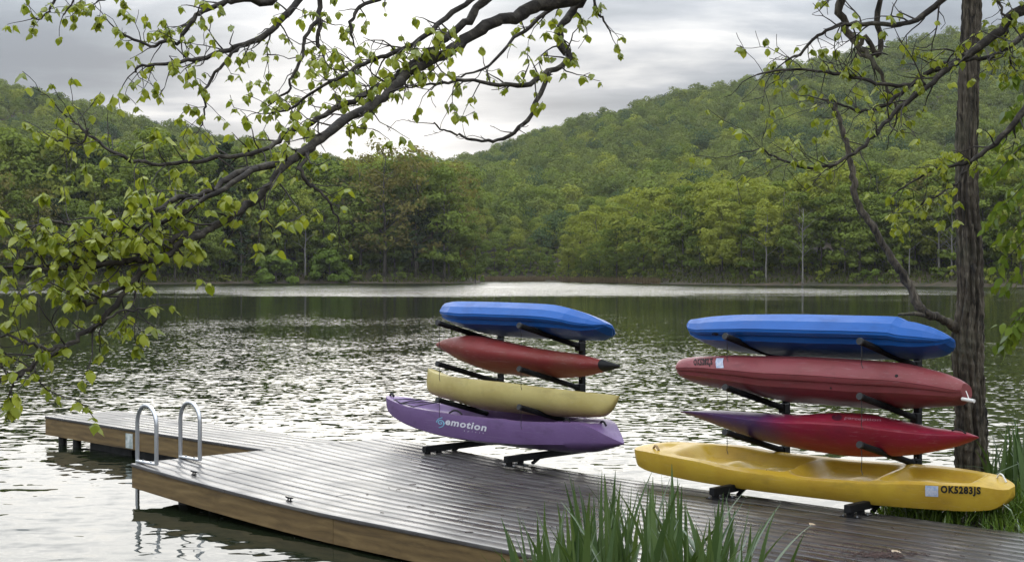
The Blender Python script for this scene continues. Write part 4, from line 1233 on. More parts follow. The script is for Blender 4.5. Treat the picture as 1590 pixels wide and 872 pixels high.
# print on the seat between the foot wells
cx_ = 0.18
v2, f2 = text_shape('TANDEM', 0.1, 0.02)
vv = []
for (a, b) in v2:
    lx = cx_ - ky.xm - 0.13 + 0.28 * a; ly = -0.10 + 0.06 * b
    h = ky.bvh.ray_cast(Vector((lx, ly, 1.0)), Vector((0, 0, -1)))
    vv.append(h[0] + Vector((0, 0, 0.003)))
obj('seat_print', vv, f2, M_BLACK_INK, ky.root)
m_rope = flat('tan rope', (0.30, 0.20, 0.10), 0.8)
p = ky.hit(1018, 697); handle_loop(ky, p + Vector((-0.04, 0.02, 0)), p + Vector((0.05, -0.02, 0)), (0, 0, 0.03), m_rope, 0.010)
p = ky.hit(1552, 745); handle_loop(ky, p + Vector((-0.04, 0.04, 0)), p + Vector((0.05, 0.0, -0.01)), (0, 0, 0.045), M_HANDLE, 0.007)

def rec_purple(x, y, w):
    d = well(x, y, -1.0, -0.30, 0.66, 0.060, 0.10, 0.16)
    d += well(x, y, -0.30, 1.25, 0.74, 0.135, 0.12, 0.11)
    d -= bump2(x, y, 0.75, 0, 0.10, 0.5, 0.085)
    d -= bump2(x, y, 0.05, 0, 0.07, 0.4, 0.05)
    d -= bump2(x, y, -0.05, 0.62, 0.05, 0.1, 0.04) + bump2(x, y, 0.15, 0.62, 0.05, 0.1, 0.04)
    d += well(x, y, 1.38, 1.66, 0.5, 0.03, 0.05, 0.15)
    return d
kp = Kayak('left', 'purple kayak with pale lettering along its side, lowest on its rack', 0.38, 0.13)
x0, x1 = -1.215, 1.99
sit_on_top(kp, x0, x1, [(x0, 0.02), (x0 + 0.03, 0.06), (-1.05, 0.14), (-0.8, 0.215), (-0.4, 0.29), (0.2, 0.335), (0.9, 0.34), (1.4, 0.29), (1.7, 0.205), (1.85, 0.12), (1.95, 0.045), (x1, 0.008)],
           [(x0, 0.512), (-0.96, 0.484), (-0.64, 0.450), (-0.22, 0.438), (0.3, 0.424), (0.9, 0.422), (1.39, 0.436), (1.62, 0.444), (1.72, 0.425), (1.85, 0.355), (x1, 0.275)],
           [(x0, 0.47), (-1.09, 0.37), (-0.72, 0.275), (0.0, 0.205), (0.42, 0.197), (0.9, 0.205), (1.4, 0.235), (1.9, 0.265), (x1, 0.268)],
           [(x0, 0.46), (-1.12, 0.37), (-0.89, 0.255), (-0.45, 0.185), (0.1, 0.150), (0.9, 0.138), (1.35, 0.140), (1.65, 0.165), (1.85, 0.215), (x1, 0.262)], 0.94, rec_purple, M_PURPLE, 0.006)
kp.decal('lettering', text_shape('emotion', 0.25, 0.030, 1.12), (692, 658.8), (756, 669.5), (692, 648.2), M_WHITE_INK)
kp.decal('small_lettering', text_shape('spirit', 0.2, 0.0, 2.6), (720.5, 669.5), (751.5, 673.6), (720.5, 666.6), M_WHITE_INK)
# swirl mark in front of the lettering
sw = []
for i in range(40):
    a = i / 39 * 4.2 * math.pi / 1.5; rr_ = 0.42 - 0.36 * i / 39
    sw.append((0.5 + rr_ * math.cos(a - 0.6), 0.5 + rr_ * 0.92 * math.sin(a - 0.6)))
kp.decal('swirl_mark', strip_shape(sw, [0.075 - 0.03 * i / 39 for i in range(40)]), (678, 660.5), (691, 662.5), (678, 648.5), M_CYAN_INK)
for sg, pts in ((1, [(0.0, 0.45), (0.12, 0.75), (0.35, 1.0), (0.72, 1.18)]), (-1, [(1.0, 0.55), (0.88, 0.25), (0.65, 0.0), (0.28, -0.18)])):
    kp.decal('swirl_arc', strip_shape(catmull([(a, b, 0) for a, b in pts], 4), 0.05), (678, 660.5), (691, 662.5), (678, 648.5), M_CYAN_INK)
def deck_pt(k, x, y, lift=0.006):
    h = k.bvh.ray_cast(Vector((x - k.xm, y, 1.0)), Vector((0, 0, -1)))
    return h[0] + Vector((0, 0, lift))
def cord(k, pts, r=0.005, name='bungee_cord'):
    mb = MB(); mb.tube(pts, r, 6); mb.build(name, M_BLACK_INK, k.root, smooth=True)
pe = [deck_pt(kp, -1.02, -0.10), deck_pt(kp, -0.86, 0.16, 0.01), deck_pt(kp, -0.80, -0.20), deck_pt(kp, -0.66, 0.21, 0.01), deck_pt(kp, -0.56, -0.24)]
for a, b in ((0, 1), (1, 2), (2, 3), (3, 4), (0, 2), (2, 4), (1, 3)): cord(kp, [pe[a], (pe[a] + pe[b]) / 2 + Vector((0, 0, 0.005)), pe[b]])
p = deck_pt(kp, -1.17, 0.0); handle_loop(kp, p + Vector((-0.05, 0.03, 0.0)), p + Vector((0.06, -0.02, 0)), (0, 0, 0.02), M_BLACK_INK, 0.013)
p = deck_pt(kp, 0.12, -0.30); handle_loop(kp, p + Vector((-0.09, 0, 0)), p + Vector((0.09, 0, 0)), (0, 0, 0.03), M_BLACK_INK, 0.009)
p = deck_pt(kp, 1.5, -0.22); handle_loop(kp, p + Vector((-0.04, 0, 0)), p + Vector((0.04, 0, 0)), (0, 0, 0.018), M_BLACK_INK, 0.006)
p = deck_pt(kp, 1.74, 0.0); handle_loop(kp, p + Vector((-0.05, 0.03, 0)), p + Vector((0.06, -0.02, -0.01)), (0, 0, 0.025), M_BLACK_INK, 0.010)

# ---- faded red kayak, left rack, second from top
k = Kayak('left', 'sun faded dark red kayak with a black tip, under the blue one', 0.73, 0.84)
x0, x1 = -0.465, 1.93
xs = np.concatenate([[x0, x0 + 0.008, x0 + 0.03, x0 + 0.07], np.linspace(-0.36, 1.74, 30), [1.80, 1.86, 1.905, 1.922, x1]])
poly = mirror_poly([(0, 1.0), (-0.30, 0.985), (-0.58, 0.93), (-0.80, 0.82), (-0.94, 0.66), (-1.0, 0.48), (-0.985, 0.36), (-0.90, 0.25), (-0.74, 0.13), (-0.5, 0.05), (-0.25, 0.01), (0, 0.0)])
tw_ = [(x0, 0.022), (-0.40, 0.085), (-0.2, 0.17), (0.1, 0.265), (0.5, 0.31), (0.9, 0.30), (1.3, 0.215), (1.6, 0.125), (1.8, 0.06), (x1, 0.012)]
tt_ = [(x0, 1.075), (-0.26, 1.143), (-0.05, 1.178), (0.11, 1.188), (0.28, 1.18), (0.46, 1.162), (1.06, 1.094), (1.46, 1.058), (1.75, 1.012), (x1, 0.972)]
tb_ = [(x0, 1.06), (-0.42, 1.03), (-0.26, 0.965), (-0.04, 0.882), (0.4, 0.805), (0.91, 0.795), (1.37, 0.832), (1.78, 0.913), (x1, 0.958)]
k.hull(xs, rolled_rings(xs, poly, tw_, tt_, tb_, ROLL), M_OLDRED, sharp=40)
def scaled(tab, f): return [(x, f(v)) for x, v in tab]
xs2 = np.array([1.745, 1.80, 1.86, 1.905, 1.925, 1.938])
tt2 = [(x, v + 0.003) for x, v in tt_]; tb2 = [(x, v - 0.003) for x, v in tb_]; tw2 = [(x, v + 0.004) for x, v in tw_]
bv = k.bvh
k.hull(xs2, rolled_rings(xs2, poly, tw2[:-1] + [(1.94, 0.014)], tt2[:-1] + [(1.94, 0.974)], tb2[:-1] + [(1.94, 0.954)], ROLL), M_BLACK_INK, 'end_cap', sharp=40)
k.bvh = bv

# ---- pale yellow kayak, left rack, third from top
k = Kayak('left', 'pale yellow canoe shaped kayak with a square cut end, above the purple one', 0.66, 0.48)
x0, x1 = -0.61, 1.935
xs = np.concatenate([[x0, x0 + 0.006, x0 + 0.03, x0 + 0.08], np.linspace(-0.45, 1.7, 30), [1.76, 1.82, 1.87, 1.91, x1]])
poly = mirror_poly([(0, 0.94), (-0.40, 0.955), (-0.74, 0.975), (-0.90, 1.0), (-0.97, 0.97), (-1.0, 0.88), (-0.99, 0.62), (-0.94, 0.42), (-0.82, 0.24), (-0.62, 0.10), (-0.32, 0.02), (0, 0.0)])
k.hull(xs, rolled_rings(xs, poly, [(x0, 0.022), (-0.56, 0.075), (-0.3, 0.165), (0.1, 0.255), (0.6, 0.315), (1.0, 0.30), (1.4, 0.215), (1.7, 0.115), (1.86, 0.045), (x1, 0.012)],
                                [(x0, 0.832), (-0.52, 0.812), (-0.26, 0.784), (0.11, 0.775), (0.64, 0.77), (1.14, 0.748), (1.6, 0.718), (x1, 0.698)],
                                [(x0, 0.66), (-0.59, 0.60), (-0.53, 0.565), (-0.40, 0.535), (-0.23, 0.512), (0.22, 0.447), (0.83, 0.438), (1.49, 0.466), (1.75, 0.498), (1.85, 0.56), (1.90, 0.63), (x1, 0.685)], ROLL * 0.8), M_CREAM, sharp=34)
# keel strip under the hull
# ================================================================== near trees and plants
# ---- furrowed trunk at the water's edge, right
m_bark, nt, bs = new_mat('furrowed brown bark')
vec = coords(nt, (9, 9, 1.5))
n1 = noise(nt, vec, 2.6, 8, 0.68, 0.9)
rp = ramp(nt, [(0.38, (0.012, 0.009, 0.006)), (0.50, (0.064, 0.050, 0.034)), (0.64, (0.155, 0.130, 0.094))]); nt.links.new(n1.outputs['Fac'], rp.inputs[0])
nl = noise(nt, coords(nt, (1.2, 1.2, 0.8)), 2.0, 5); ml = ramp(nt, [(0.52, 0.0), (0.68, 0.4)]); nt.links.new(nl.outputs['Fac'], ml.inputs[0])
nt.links.new(mixc(nt, ml.outputs[0], rp.outputs[0], (0.085, 0.090, 0.052)), bs.inputs['Base Color'])
bs.inputs['Roughness'].default_value = 0.85
bp = N(nt, 'ShaderNodeBump', inp={'Distance': 0.035}); nt.links.new(n1.outputs['Fac'], bp.inputs['Height']); nt.links.new(bp.outputs[0], bs.inputs['Normal'])
m_twig = surf('dark wet twig bark', [(0.3, (0.014, 0.010, 0.008)), (0.7, (0.040, 0.030, 0.023))], 30, 4, (0.6, 0.8), 0.002, 80)
m_limb = surf('grey brown limb bark', [(0.35, (0.012, 0.009, 0.007)), (0.52, (0.030, 0.024, 0.018)), (0.66, (0.080, 0.070, 0.052))], 22, 6, (0.75, 0.9), 0.010, 45, stretch=(1, 1, 1))

def bark_tube(path, n=72, ridge=0.15, seed=1, k=11, twist=0.8):
    """path: (point, radius); trunk with raised interlacing bark ridges and deep furrows"""
    r = random.Random(seed)
    ph = [r.uniform(0, 6.28) for _ in range(10)]
    pts = [Vector(p[0]) for p in path]; L = [0]
    for a, b in zip(pts[:-1], pts[1:]): L.append(L[-1] + (b - a).length)
    m = int(L[-1] / 0.022)
    s = np.linspace(0, L[-1], m)
    X = pchip(L, [p.x for p in pts], s); Y = pchip(L, [p.y for p in pts], s); Z = pchip(L, [p.z for p in pts], s); Rr = pchip(L, [p[1] for p in path], s)
    th = np.linspace(0, 2 * math.pi, n, endpoint=False)
    S, T = np.meshgrid(s, th, indexing='ij')
    w1 = T * k + 1.3 * np.sin(S * 5.1 + ph[0] + 2 * np.sin(T)) + 0.9 * np.sin(S * 11.3 + ph[1] + 3 * T) + twist * S
    w2 = T * (k + 4) - 1.1 * np.sin(S * 6.7 + ph[2] + 2 * T) + 0.7 * np.sin(S * 17 + ph[3])
    rd = (1 - np.abs(np.sin(w1 / 2)) ** 0.6 * 1.0) * -1.0 + 0.5 * np.abs(np.sin(w2 / 2))
    rd += 0.25 * np.sin(S * 43 + 7 * T + ph[4]) * np.sin(S * 29 - 5 * T + ph[5])
    big = 0.06 * np.sin(2 * T + S * 1.1 + ph[6]) + 0.05 * np.sin(3 * T - S * 1.9 + ph[7]) + 0.04 * np.sin(S * 3.3 + ph[8] + T)
    RR = Rr[:, None] * (1 + big) + np.minimum(Rr[:, None], 0.12) * ridge * 1.6 * rd
    V = np.stack([X[:, None] + RR * np.cos(T), Y[:, None] + RR * np.sin(T), Z[:, None] + 0 * T], -1).reshape(-1, 3)
    i = np.arange(m * n).reshape(m, n); j = np.roll(i, -1, 1)
    F = np.stack([i[:-1], j[:-1], j[1:], i[1:]], -1).reshape(-1, 4)
    return V, F

TY = 11.9
def tp(px, py, Y=TY): return at(px, py, Y)
base = Vector((tp(1508, 800).x, TY, -0.30))
furrow = empty('furrowed_tree', base)
tag(furrow, 'tree with a thick furrowed brown trunk rising behind the right kayak rack', 'tree')
path = [(tp(1512, 815) + Vector((0, 0, -0.25)), 0.215), (tp(1510, 800), 0.19), (tp(1509, 760), 0.172), (tp(1508, 700), 0.152), (tp(1506, 620), 0.140), (tp(1502, 540), 0.150), (tp(1505, 470), 0.122),
        (tp(1506, 400), 0.112), (tp(1503, 330), 0.105), (tp(1502, 230), 0.093), (tp(1505, 100), 0.086), (tp(1508, 0), 0.082), (tp(1506, -160), 0.078), (tp(1490, -420), 0.070), (tp(1500, -700), 0.055), (tp(1520, -1000), 0.03)]
V, F = bark_tube([(p - base, r_ * 0.82) for p, r_ in path], 120, 0.22)
obj('trunk', V, F, m_bark, furrow, smooth=True)
def add_limb(parent, b, pts, rad, n=10, mat=None, per=5, jit=0.0, name='limb', rr=None):
    q = catmull(pts, per)
    r_ = rr or random
    L = len(q)
    if jit: q = [p + Vector((r_.gauss(0, jit), r_.gauss(0, jit), r_.gauss(0, jit))) if 0 < i < L - 1 else p for i, p in enumerate(q)]
    rads = np.interp(np.linspace(0, 1, L), np.linspace(0, 1, len(rad)), rad)
    rads = [x * r_.uniform(0.90, 1.12) for x in rads]
    mb = MB(); mb.tube([p - b for p in q], rads, n)
    mb.build(name, mat or m_limb, parent, smooth=True)
    return q, rads
LY = 11.6
add_limb(furrow, base, [tp(1485, 508, 11.85), tp(1470, 499, 11.8), tp(1452, 491, 11.7), tp(1438, 487, LY), tp(1424, 470, LY), tp(1411, 440, LY), tp(1386, 402, LY), tp(1362, 366, LY), tp(1340, 330, LY), tp(1327, 300, LY), tp(1324, 268, LY), tp(1318, 236, LY), tp(1306, 195, LY), tp(1298, 160, LY)],
         [0.044, 0.035, 0.032, 0.037, 0.036, 0.033, 0.031, 0.029, 0.028, 0.027, 0.025, 0.022, 0.018, 0.013], 14, m_bark, 5, 0.006)
add_limb(furrow, base, [tp(1446, 490, 11.65), tp(1420, 487, 11.5), tp(1395, 488, 11.4)], [0.02, 0.016, 0.01], 8, m_bark, 4, 0.004, 'broken_stub')
add_limb(furrow, base, [tp(1300, 175, LY), tp(1290, 163, LY), tp(1276, 152, LY)], [0.018, 0.014, 0.008], 8, m_bark, 4, 0.004, 'broken_stub')
for pts, rad in [([tp(1500, -120), tp(1430, -230, 11.4), tp(1330, -330, 10.8), tp(1230, -480, 10.4)], [0.05, 0.04, 0.03, 0.015]), ([tp(1500, -300), tp(1580, -420, 12.3), tp(1690, -560, 12.8)], [0.045, 0.03, 0.012]),
                 ([tp(1495, -450), tp(1420, -620, 12.6), tp(1330, -800, 13.0)], [0.045, 0.03, 0.012])]:
    add_limb(furrow, base, pts, rad, 8, m_bark, 4, 0.02)
me = crown_mesh('crown', leaf_mat('tree top leaves', (0.06, 0.10, 0.016), (0.13, 0.17, 0.03), 0.4, gloss=0.1), 77, 6.2, 11.5, 2.6, 46, 26, 0.16)
link('crown', me, furrow, (-0.3, 0.3, 0))
# exposed roots and a dark tangle of old stems at the foot
for k_ in range(6):
    a = random.uniform(2.6, 6.0); L = random.uniform(0.3, 0.6)
    d = Vector((math.cos(a), math.sin(a), 0))
    add_limb(furrow, base, [base + Vector((0, 0, 0.18)) + d * 0.10, base + d * 0.22 + Vector((0, 0, 0.10)), base + d * L + Vector((0, 0, -0.02))], [0.06, 0.045, 0.02], 7, m_bark, 4, 0.005, 'root')

# ---- foreground linden: trunk stands right of the view, limbs reach across the top of the picture
def heart_leaf(fold, curl, droop, seed):
    """one heart-shaped leaf, stalk at the origin, tip towards -z, 20 triangles"""
    r = random.Random(seed)
    out = [(0.20, 0.10), (0.40, 0.05), (0.50, -0.16), (0.46, -0.40), (0.33, -0.65), (0.15, -0.90)]
    rib = [(0, 0.0), (0, -0.06), (0, -0.22), (0, -0.44), (0, -0.68), (0, -0.92), (0, -1.14)]
    def yy(x, z): return -fold * abs(x) - curl * z * z + 0.04 * math.sin(z * 9 + x * 5 + seed)
    v = [(0, yy(0, z), z) for _, z in rib]
    nR = len(rib)
    for sg in (1, -1):
        for x, z in out:
            x2 = x * sg * r.uniform(0.92, 1.08)
            v.append((x2, yy(x2, z), z + droop * abs(x) * -0.3))
    f = []
    for sdx in (0, 1):
        o = nR + 6 * sdx
        for i in range(6):
            a, b = i, i + 1
            if i < 5: q = (a, b, o + i + 1, o + i) if sdx == 0 else (a, o + i, o + i + 1, b)
            else: q = (a, b, o + i) if sdx == 0 else (a, o + i, b)
            f.append(q)
    # stalk
    b = len(v); v += [(-0.018, 0, 0.42), (0.018, 0, 0.42), (0.014, 0, 0.0), (-0.014, 0, 0.0)]; f.append((b, b + 1, b + 2, b + 3))
    return v, f
HEARTS = [heart_leaf(fo, cu, dr, i) for i, (fo, cu, dr) in enumerate([(0.35, 0.10, 0.4), (0.6, 0.22, 0.6), (0.2, -0.12, 0.2), (0.85, 0.3, 0.8), (0.45, 0.38, 0.5)])]
m_linden = leaf_mat('young linden leaf', (0.185, 0.235, 0.032), (0.38, 0.41, 0.066), 0.45, island=False, objv=True, gloss=0.06, tcol=(1.15, 1.15, 0.5), rough=0.45)
m_linden_many = leaf_mat('young linden leaves', (0.185, 0.235, 0.032), (0.38, 0.41, 0.066), 0.45, island=True, objv=False, gloss=0.06, tcol=(1.15, 1.15, 0.5), rough=0.45)
HEART_ME = [mesh_of('leaf', v, f, m_linden, smooth=True) for v, f in HEARTS]

lind_base = Vector((3.3, 5.0, 0.05))
linden = empty('linden_tree', lind_base)
tag(linden, 'foreground tree whose dark branches with fresh heart shaped leaves cross the top of the view', 'tree')
LR = random.Random(21)
LEAVES = []        # (matrix, variant)
TW = MB()
def leaf_at(p, size, az, spread):
    z = Vector((math.cos(az) * spread, math.sin(az) * spread, -0.8 + LR.gauss(0, 0.2))).normalized()        # tip direction
    rad = Vector((math.cos(az), math.sin(az), 0.35))
    y = (rad - z * rad.dot(z)); y = (y + Vector((LR.gauss(0, 0.25), LR.gauss(0, 0.25), LR.gauss(0, 0.25)))); y = (y - z * y.dot(z)).normalized()   # upper face looks outwards
    x = y.cross(-z)
    s = size * LR.uniform(0.45, 1.35)
    M = Matrix((x * s, y * s, -z * s)).transposed().to_4x4()
    M.translation = p + z * s * 0.40
    LEAVES.append((M, LR.randrange(len(HEARTS)), s / max(p.y, 1), p))
def tuft(p, size, n):
    """a spur shoot: a few leaves drooping from one point like a small umbrella"""
    a0 = LR.uniform(0, 6.28)
    for k_ in range(n): leaf_at(p, size, a0 + k_ * 6.28 / n + LR.gauss(0, 0.35), LR.uniform(0.25, 0.95))
def twig(p, d, L, r0, lev, size, leafy=1.0):
    n = max(3, int(L / 0.032)); q = [p.copy()]
    d = d.normalized()
    for i in range(n):
        d = (d + Vector((LR.gauss(0, 0.22), LR.gauss(0, 0.22), LR.gauss(0, 0.22) + 0.01))).normalized()
        q.append(q[-1] + d * (L / n))
    TW.tube([c - lind_base for c in q], [max(0.0013, r0 * (1 - 0.7 * i / n)) for i in range(n + 1)], 5)
    for i in range(1, n + 1):
        if lev > 0 and LR.random() < 0.20:
            a = d.cross(Vector((LR.gauss(0, 1), LR.gauss(0, 1), LR.gauss(0, 1)))).normalized()
            twig(q[i], d * 0.7 + a * 0.8, L * LR.uniform(0.3, 0.55), r0 * 0.6, lev - 1, size, leafy)
        if LR.random() < (0.30 if i < n else 0.97) * leafy:
            tuft(q[i], size, LR.choice([2, 2, 3, 3, 4]) if i < n else LR.choice([3, 4, 5]))
def branch(pts, rad, twigs, Lt, size, leafy=1.0, t0=0.15, mat=None, n=9, lev=1, jit=0.004, up=0.15):
    """pts: list of (px, py, distance) traced along the limb"""
    P = [at(*p) if not isinstance(p, Vector) else p for p in pts]
    q, rads = add_limb(linden, lind_base, P, rad, n, mat, 4, jit, 'limb', LR)
    for k_ in range(twigs):
        t = t0 + (1 - t0) * (k_ + LR.random()) / twigs
        i = min(len(q) - 2, int(t * (len(q) - 1)))
        tang = (q[i + 1] - q[i]).normalized()
        side = tang.cross(Vector((LR.gauss(0, 1), LR.gauss(0, 0.8), LR.gauss(0, 1)))).normalized()
        d = tang * LR.uniform(0.3, 0.9) + side * LR.uniform(0.5, 1.0) + Vector((0, 0, up * LR.gauss(0.2, 1)))
        twig(q[i], d, Lt * LR.uniform(0.4, 1.0), min(rads[i] * 0.4, 0.0042), lev, size, leafy)
    twig(q[-1], q[-1] - q[-3], Lt * 0.8, rads[-1] * 0.8, 1, size, leafy)

# trunk and overhead limbs (outside the frame)
tb = [(lind_base + Vector((0, 0, -0.3)), 0.26), (lind_base + Vector((0, 0, 0.1)), 0.21), (lind_base + Vector((0.03, 0.05, 1.2)), 0.18), (lind_base + Vector((-0.02, 0.1, 2.4)), 0.165), (lind_base + Vector((0.05, 0.0, 3.8)), 0.13), (lind_base + Vector((0.1, -0.1, 5.5)), 0.09), (lind_base + Vector((0.0, -0.2, 7.5)), 0.04)]
V, F = bark_tube([(p - lind_base, r_) for p, r_ in tb], 48, 0.06, 4, 9)
obj('trunk', V, F, m_bark, linden, smooth=True)
J1 = lind_base + Vector((-0.02, 0.1, 2.45)); J2 = lind_base + Vector((0.03, 0.03, 3.1)); J3 = lind_base + Vector((0.03, 0.02, 2.0))
OV = [J2, Vector((2.3, 5.9, 3.75)), Vector((1.2, 6.3, 3.95)), Vector((0.2, 6.4, 3.85)), Vector((-0.7, 6.4, 3.75)), Vector((-1.6, 6.5, 3.7)), Vector((-2.4, 6.6, 3.5))]
add_limb(linden, lind_base, OV, [0.085, 0.07, 0.06, 0.05, 0.04, 0.03, 0.015], 10, None, 4, 0.01, 'limb', LR)

# main limb sweeping down to the left
M1 = [J1, Vector((2.2, 5.9, 3.05)), (1120, -28, 6.3), (1000, -34, 6.3), (920, -14, 6.3), (874, 1, 6.25), (828, 11, 6.2), (798, 28, 6.15), (764, 35, 6.1), (730, 57, 6.05), (696, 80, 6.0), (662, 96, 5.9), (632, 114, 5.8), (601, 146, 5.7), (575, 166, 5.6), (537, 184, 5.5), (507, 208, 5.4), (473, 236, 5.3),
      (443, 257, 5.2), (421, 285, 5.15), (392, 312, 5.1), (353, 337, 5.0), (321, 360, 4.95), (283, 380, 4.9), (257, 398, 4.85), (231, 413, 4.8), (205, 438, 4.75), (171, 482, 4.7), (136, 513, 4.65), (101, 538, 4.6), (70, 553, 4.55), (35, 578, 4.5), (2, 588, 4.5), (-40, 596, 4.45)]
S1, S2, S3 = 0.0275, 0.026, 0.024      # leaf lengths
branch(M1, [0.045, 0.037, 0.030, 0.025, 0.021, 0.018, 0.017, 0.014, 0.012, 0.0105, 0.009, 0.0075, 0.005], 66, 0.24, S1, 0.8, 0.30, n=12)
branch([(1010, -30, 6.25), (900, -30, 6.2), (800, -20, 6.15), (753, 0, 6.1), (730, 30, 6.05), (692, 58, 6.0), (660, 88, 5.9), (632, 104, 5.85), (609, 122, 5.8), (570, 146, 5.75), (526, 166, 5.7), (488, 190, 5.65), (450, 206, 5.6), (417, 229, 5.5), (380, 240, 5.4), (337, 247, 5.35), (273, 255, 5.3), (225, 254, 5.25), (180, 238, 5.2), (145, 215, 5.2), (122, 196, 5.2), (106, 183, 5.2)],
       [0.021, 0.019, 0.016, 0.013, 0.011, 0.009, 0.0075, 0.006, 0.0035], 54, 0.22, S1, 0.75, 0.25, n=9)
branch([(860, -30, 6.1), (770, -18, 6.05), (722, 6, 6.0), (685, 34, 5.95), (654, 61, 5.9), (601, 87, 5.85), (563, 98, 5.85), (537, 117, 5.8), (488, 141, 5.8), (455, 165, 5.8), (420, 176, 5.75)], [0.015, 0.012, 0.010, 0.008, 0.006, 0.0035], 38, 0.2, S2, 0.8, 0.3)
# hanging limb in the middle
branch([(960, -60, 6.4), (925, -25, 6.4), (904, 0, 6.4), (885, 23, 6.4), (870, 49, 6.35), (873, 76, 6.3), (885, 91, 6.3), (851, 114, 6.2), (813, 132, 6.1), (775, 132, 6.05), (722, 125, 6.0), (677, 129, 5.95), (640, 136, 5.9)], [0.020, 0.018, 0.016, 0.014, 0.010, 0.007, 0.004], 24, 0.2, S2, 0.7, 0.3)
branch([(853, 113, 6.2), (832, 159, 6.15), (813, 193, 6.1), (783, 216, 6.1), (749, 219, 6.05), (715, 212, 6.0), (690, 202, 6.0), (673, 192, 6.0)], [0.011, 0.009, 0.007, 0.005, 0.003], 7, 0.2, S2, 0.06, 0.25)
branch([(940, -50, 6.6), (923, 0, 6.6), (932, 22, 6.6), (938, 32, 6.6), (948, 52, 6.6)], [0.008, 0.006, 0.003], 5, 0.12, S3, 0.9, 0.2)
branch([(990, -30, 6.5), (900, -8, 6.5), (850, 20, 6.45), (800, 60, 6.4), (760, 100, 6.3), (716, 120, 6.25)], [0.013, 0.010, 0.007, 0.004], 9, 0.2, S2, 0.8, 0.2)
# upper left: limbs hanging from the overhead bough
branch([OV[3], (600, -40, 6.4), (520, -40, 6.4), (466, 0, 6.3), (435, 34, 6.25), (409, 57, 6.2), (371, 72, 6.15), (341, 80, 6.1), (310, 92, 6.1), (265, 98, 6.05), (220, 102, 6.0), (208, 112, 6.0)], [0.022, 0.018, 0.014, 0.011, 0.008, 0.004], 24, 0.22, S2, 0.75, 0.3)
branch([OV[4], (440, -20, 6.4), (378, -2, 6.3), (352, 4, 6.3), (322, 14, 6.25), (300, 30, 6.2), (280, 62, 6.2), (255, 66, 6.2), (235, 72, 6.2), (200, 58, 6.2), (180, 45, 6.2)], [0.02, 0.014, 0.010, 0.007, 0.004], 18, 0.2, S2, 0.8, 0.3)
branch([OV[3], (540, -60, 6.5), (497, 0, 6.5), (496, 34, 6.45), (493, 64, 6.4), (500, 82, 6.4), (510, 102, 6.35)], [0.02, 0.014, 0.011, 0.008, 0.004], 9, 0.22, S3, 0.7, 0.3)
branch([(496, 30, 6.45), (473, 57, 6.4), (469, 87, 6.35), (452, 120, 6.3), (447, 140, 6.3), (420, 162, 6.3)], [0.009, 0.007, 0.004], 8, 0.2, S3, 0.5, 0.2)
branch([(371, 72, 6.15), (345, 100, 6.1), (330, 120, 6.1), (316, 146, 6.05), (318, 172, 6.05), (312, 196, 6.0)], [0.008, 0.006, 0.003], 9, 0.13, S2, 0.9, 0.2)
branch([OV[5], (220, -50, 6.5), (110, -20, 6.5), (84, 0, 6.5), (76, 18, 6.5), (62, 28, 6.5), (48, 30, 6.5)], [0.012, 0.008, 0.005, 0.003], 8, 0.15, S2, 0.9, 0.45)
branch([OV[5], (180, -40, 6.4), (130, -8, 6.4), (110, 8, 6.4), (98, 24, 6.4)], [0.008, 0.005, 0.003], 4, 0.12, S2, 0.9, 0.4)
branch([OV[4], (300, -30, 6.4), (230, -16, 6.4), (180, -6, 6.4), (150, 4, 6.4)], [0.012, 0.008, 0.004], 7, 0.14, S2, 0.9, 0.35)
branch([(640, -60, 6.3), (600, -10, 6.3), (560, 12, 6.25), (545, 34, 6.2), (548, 60, 6.2)], [0.012, 0.009, 0.005], 8, 0.16, S3, 0.8, 0.2)
# lower left: side branches off the main limb
branch([(427, 255, 5.15), (369, 271, 5.1), (321, 299, 5.0), (266, 312, 4.95), (240, 330, 4.9), (209, 347, 4.85), (173, 376, 4.8), (140, 392, 4.75), (112, 400, 4.75)], [0.013, 0.010, 0.007, 0.004], 26, 0.2, S1, 0.95, 0.2)
branch([(400, 262, 5.1), (350, 290, 5.0), (300, 320, 4.95), (262, 340, 4.9), (225, 352, 4.85), (190, 348, 4.8), (160, 340, 4.8)], [0.010, 0.008, 0.004], 22, 0.2, S1, 0.95, 0.25)
branch([(315, 362, 4.95), (279, 365, 4.9), (247, 377, 4.85), (210, 380, 4.8), (170, 372, 4.75), (120, 352, 4.7), (80, 345, 4.7), (45, 352, 4.65)], [0.011, 0.008, 0.006, 0.003], 26, 0.2, S1, 1.0, 0.3)
branch([(238, 408, 4.82), (205, 402, 4.8), (180, 411, 4.75), (145, 411, 4.7), (96, 418, 4.65), (60, 416, 4.6), (32, 416, 4.6), (-10, 418, 4.55)], [0.011, 0.009, 0.007, 0.004], 26, 0.19, S1, 0.95, 0.25)
branch([(202, 443, 4.75), (166, 457, 4.7), (141, 473, 4.68), (120, 462, 4.65), (100, 450, 4.65)], [0.008, 0.006, 0.003], 6, 0.14, S1, 0.7, 0.3)
branch([(102, 538, 4.6), (72, 540, 4.55), (45, 532, 4.5), (20, 524, 4.5), (-15, 520, 4.5)], [0.007, 0.005, 0.003], 7, 0.16, S1, 0.9, 0.2)
branch([(36, 578, 4.5), (20, 590, 4.45), (18, 600, 4.45)], [0.006, 0.003], 3, 0.12, S1, 0.9, 0.2)
branch([(136, 513, 4.65), (160, 500, 4.6), (190, 482, 4.6), (222, 480, 4.6)], [0.005, 0.003], 4, 0.12, S1, 0.7, 0.3)
branch([(478, 238, 5.3), (468, 262, 5.2), (478, 283, 5.2), (498, 297, 5.2), (516, 320, 5.2), (526, 345, 5.2)], [0.008, 0.006, 0.003], 6, 0.14, S3, 0.6, 0.4)
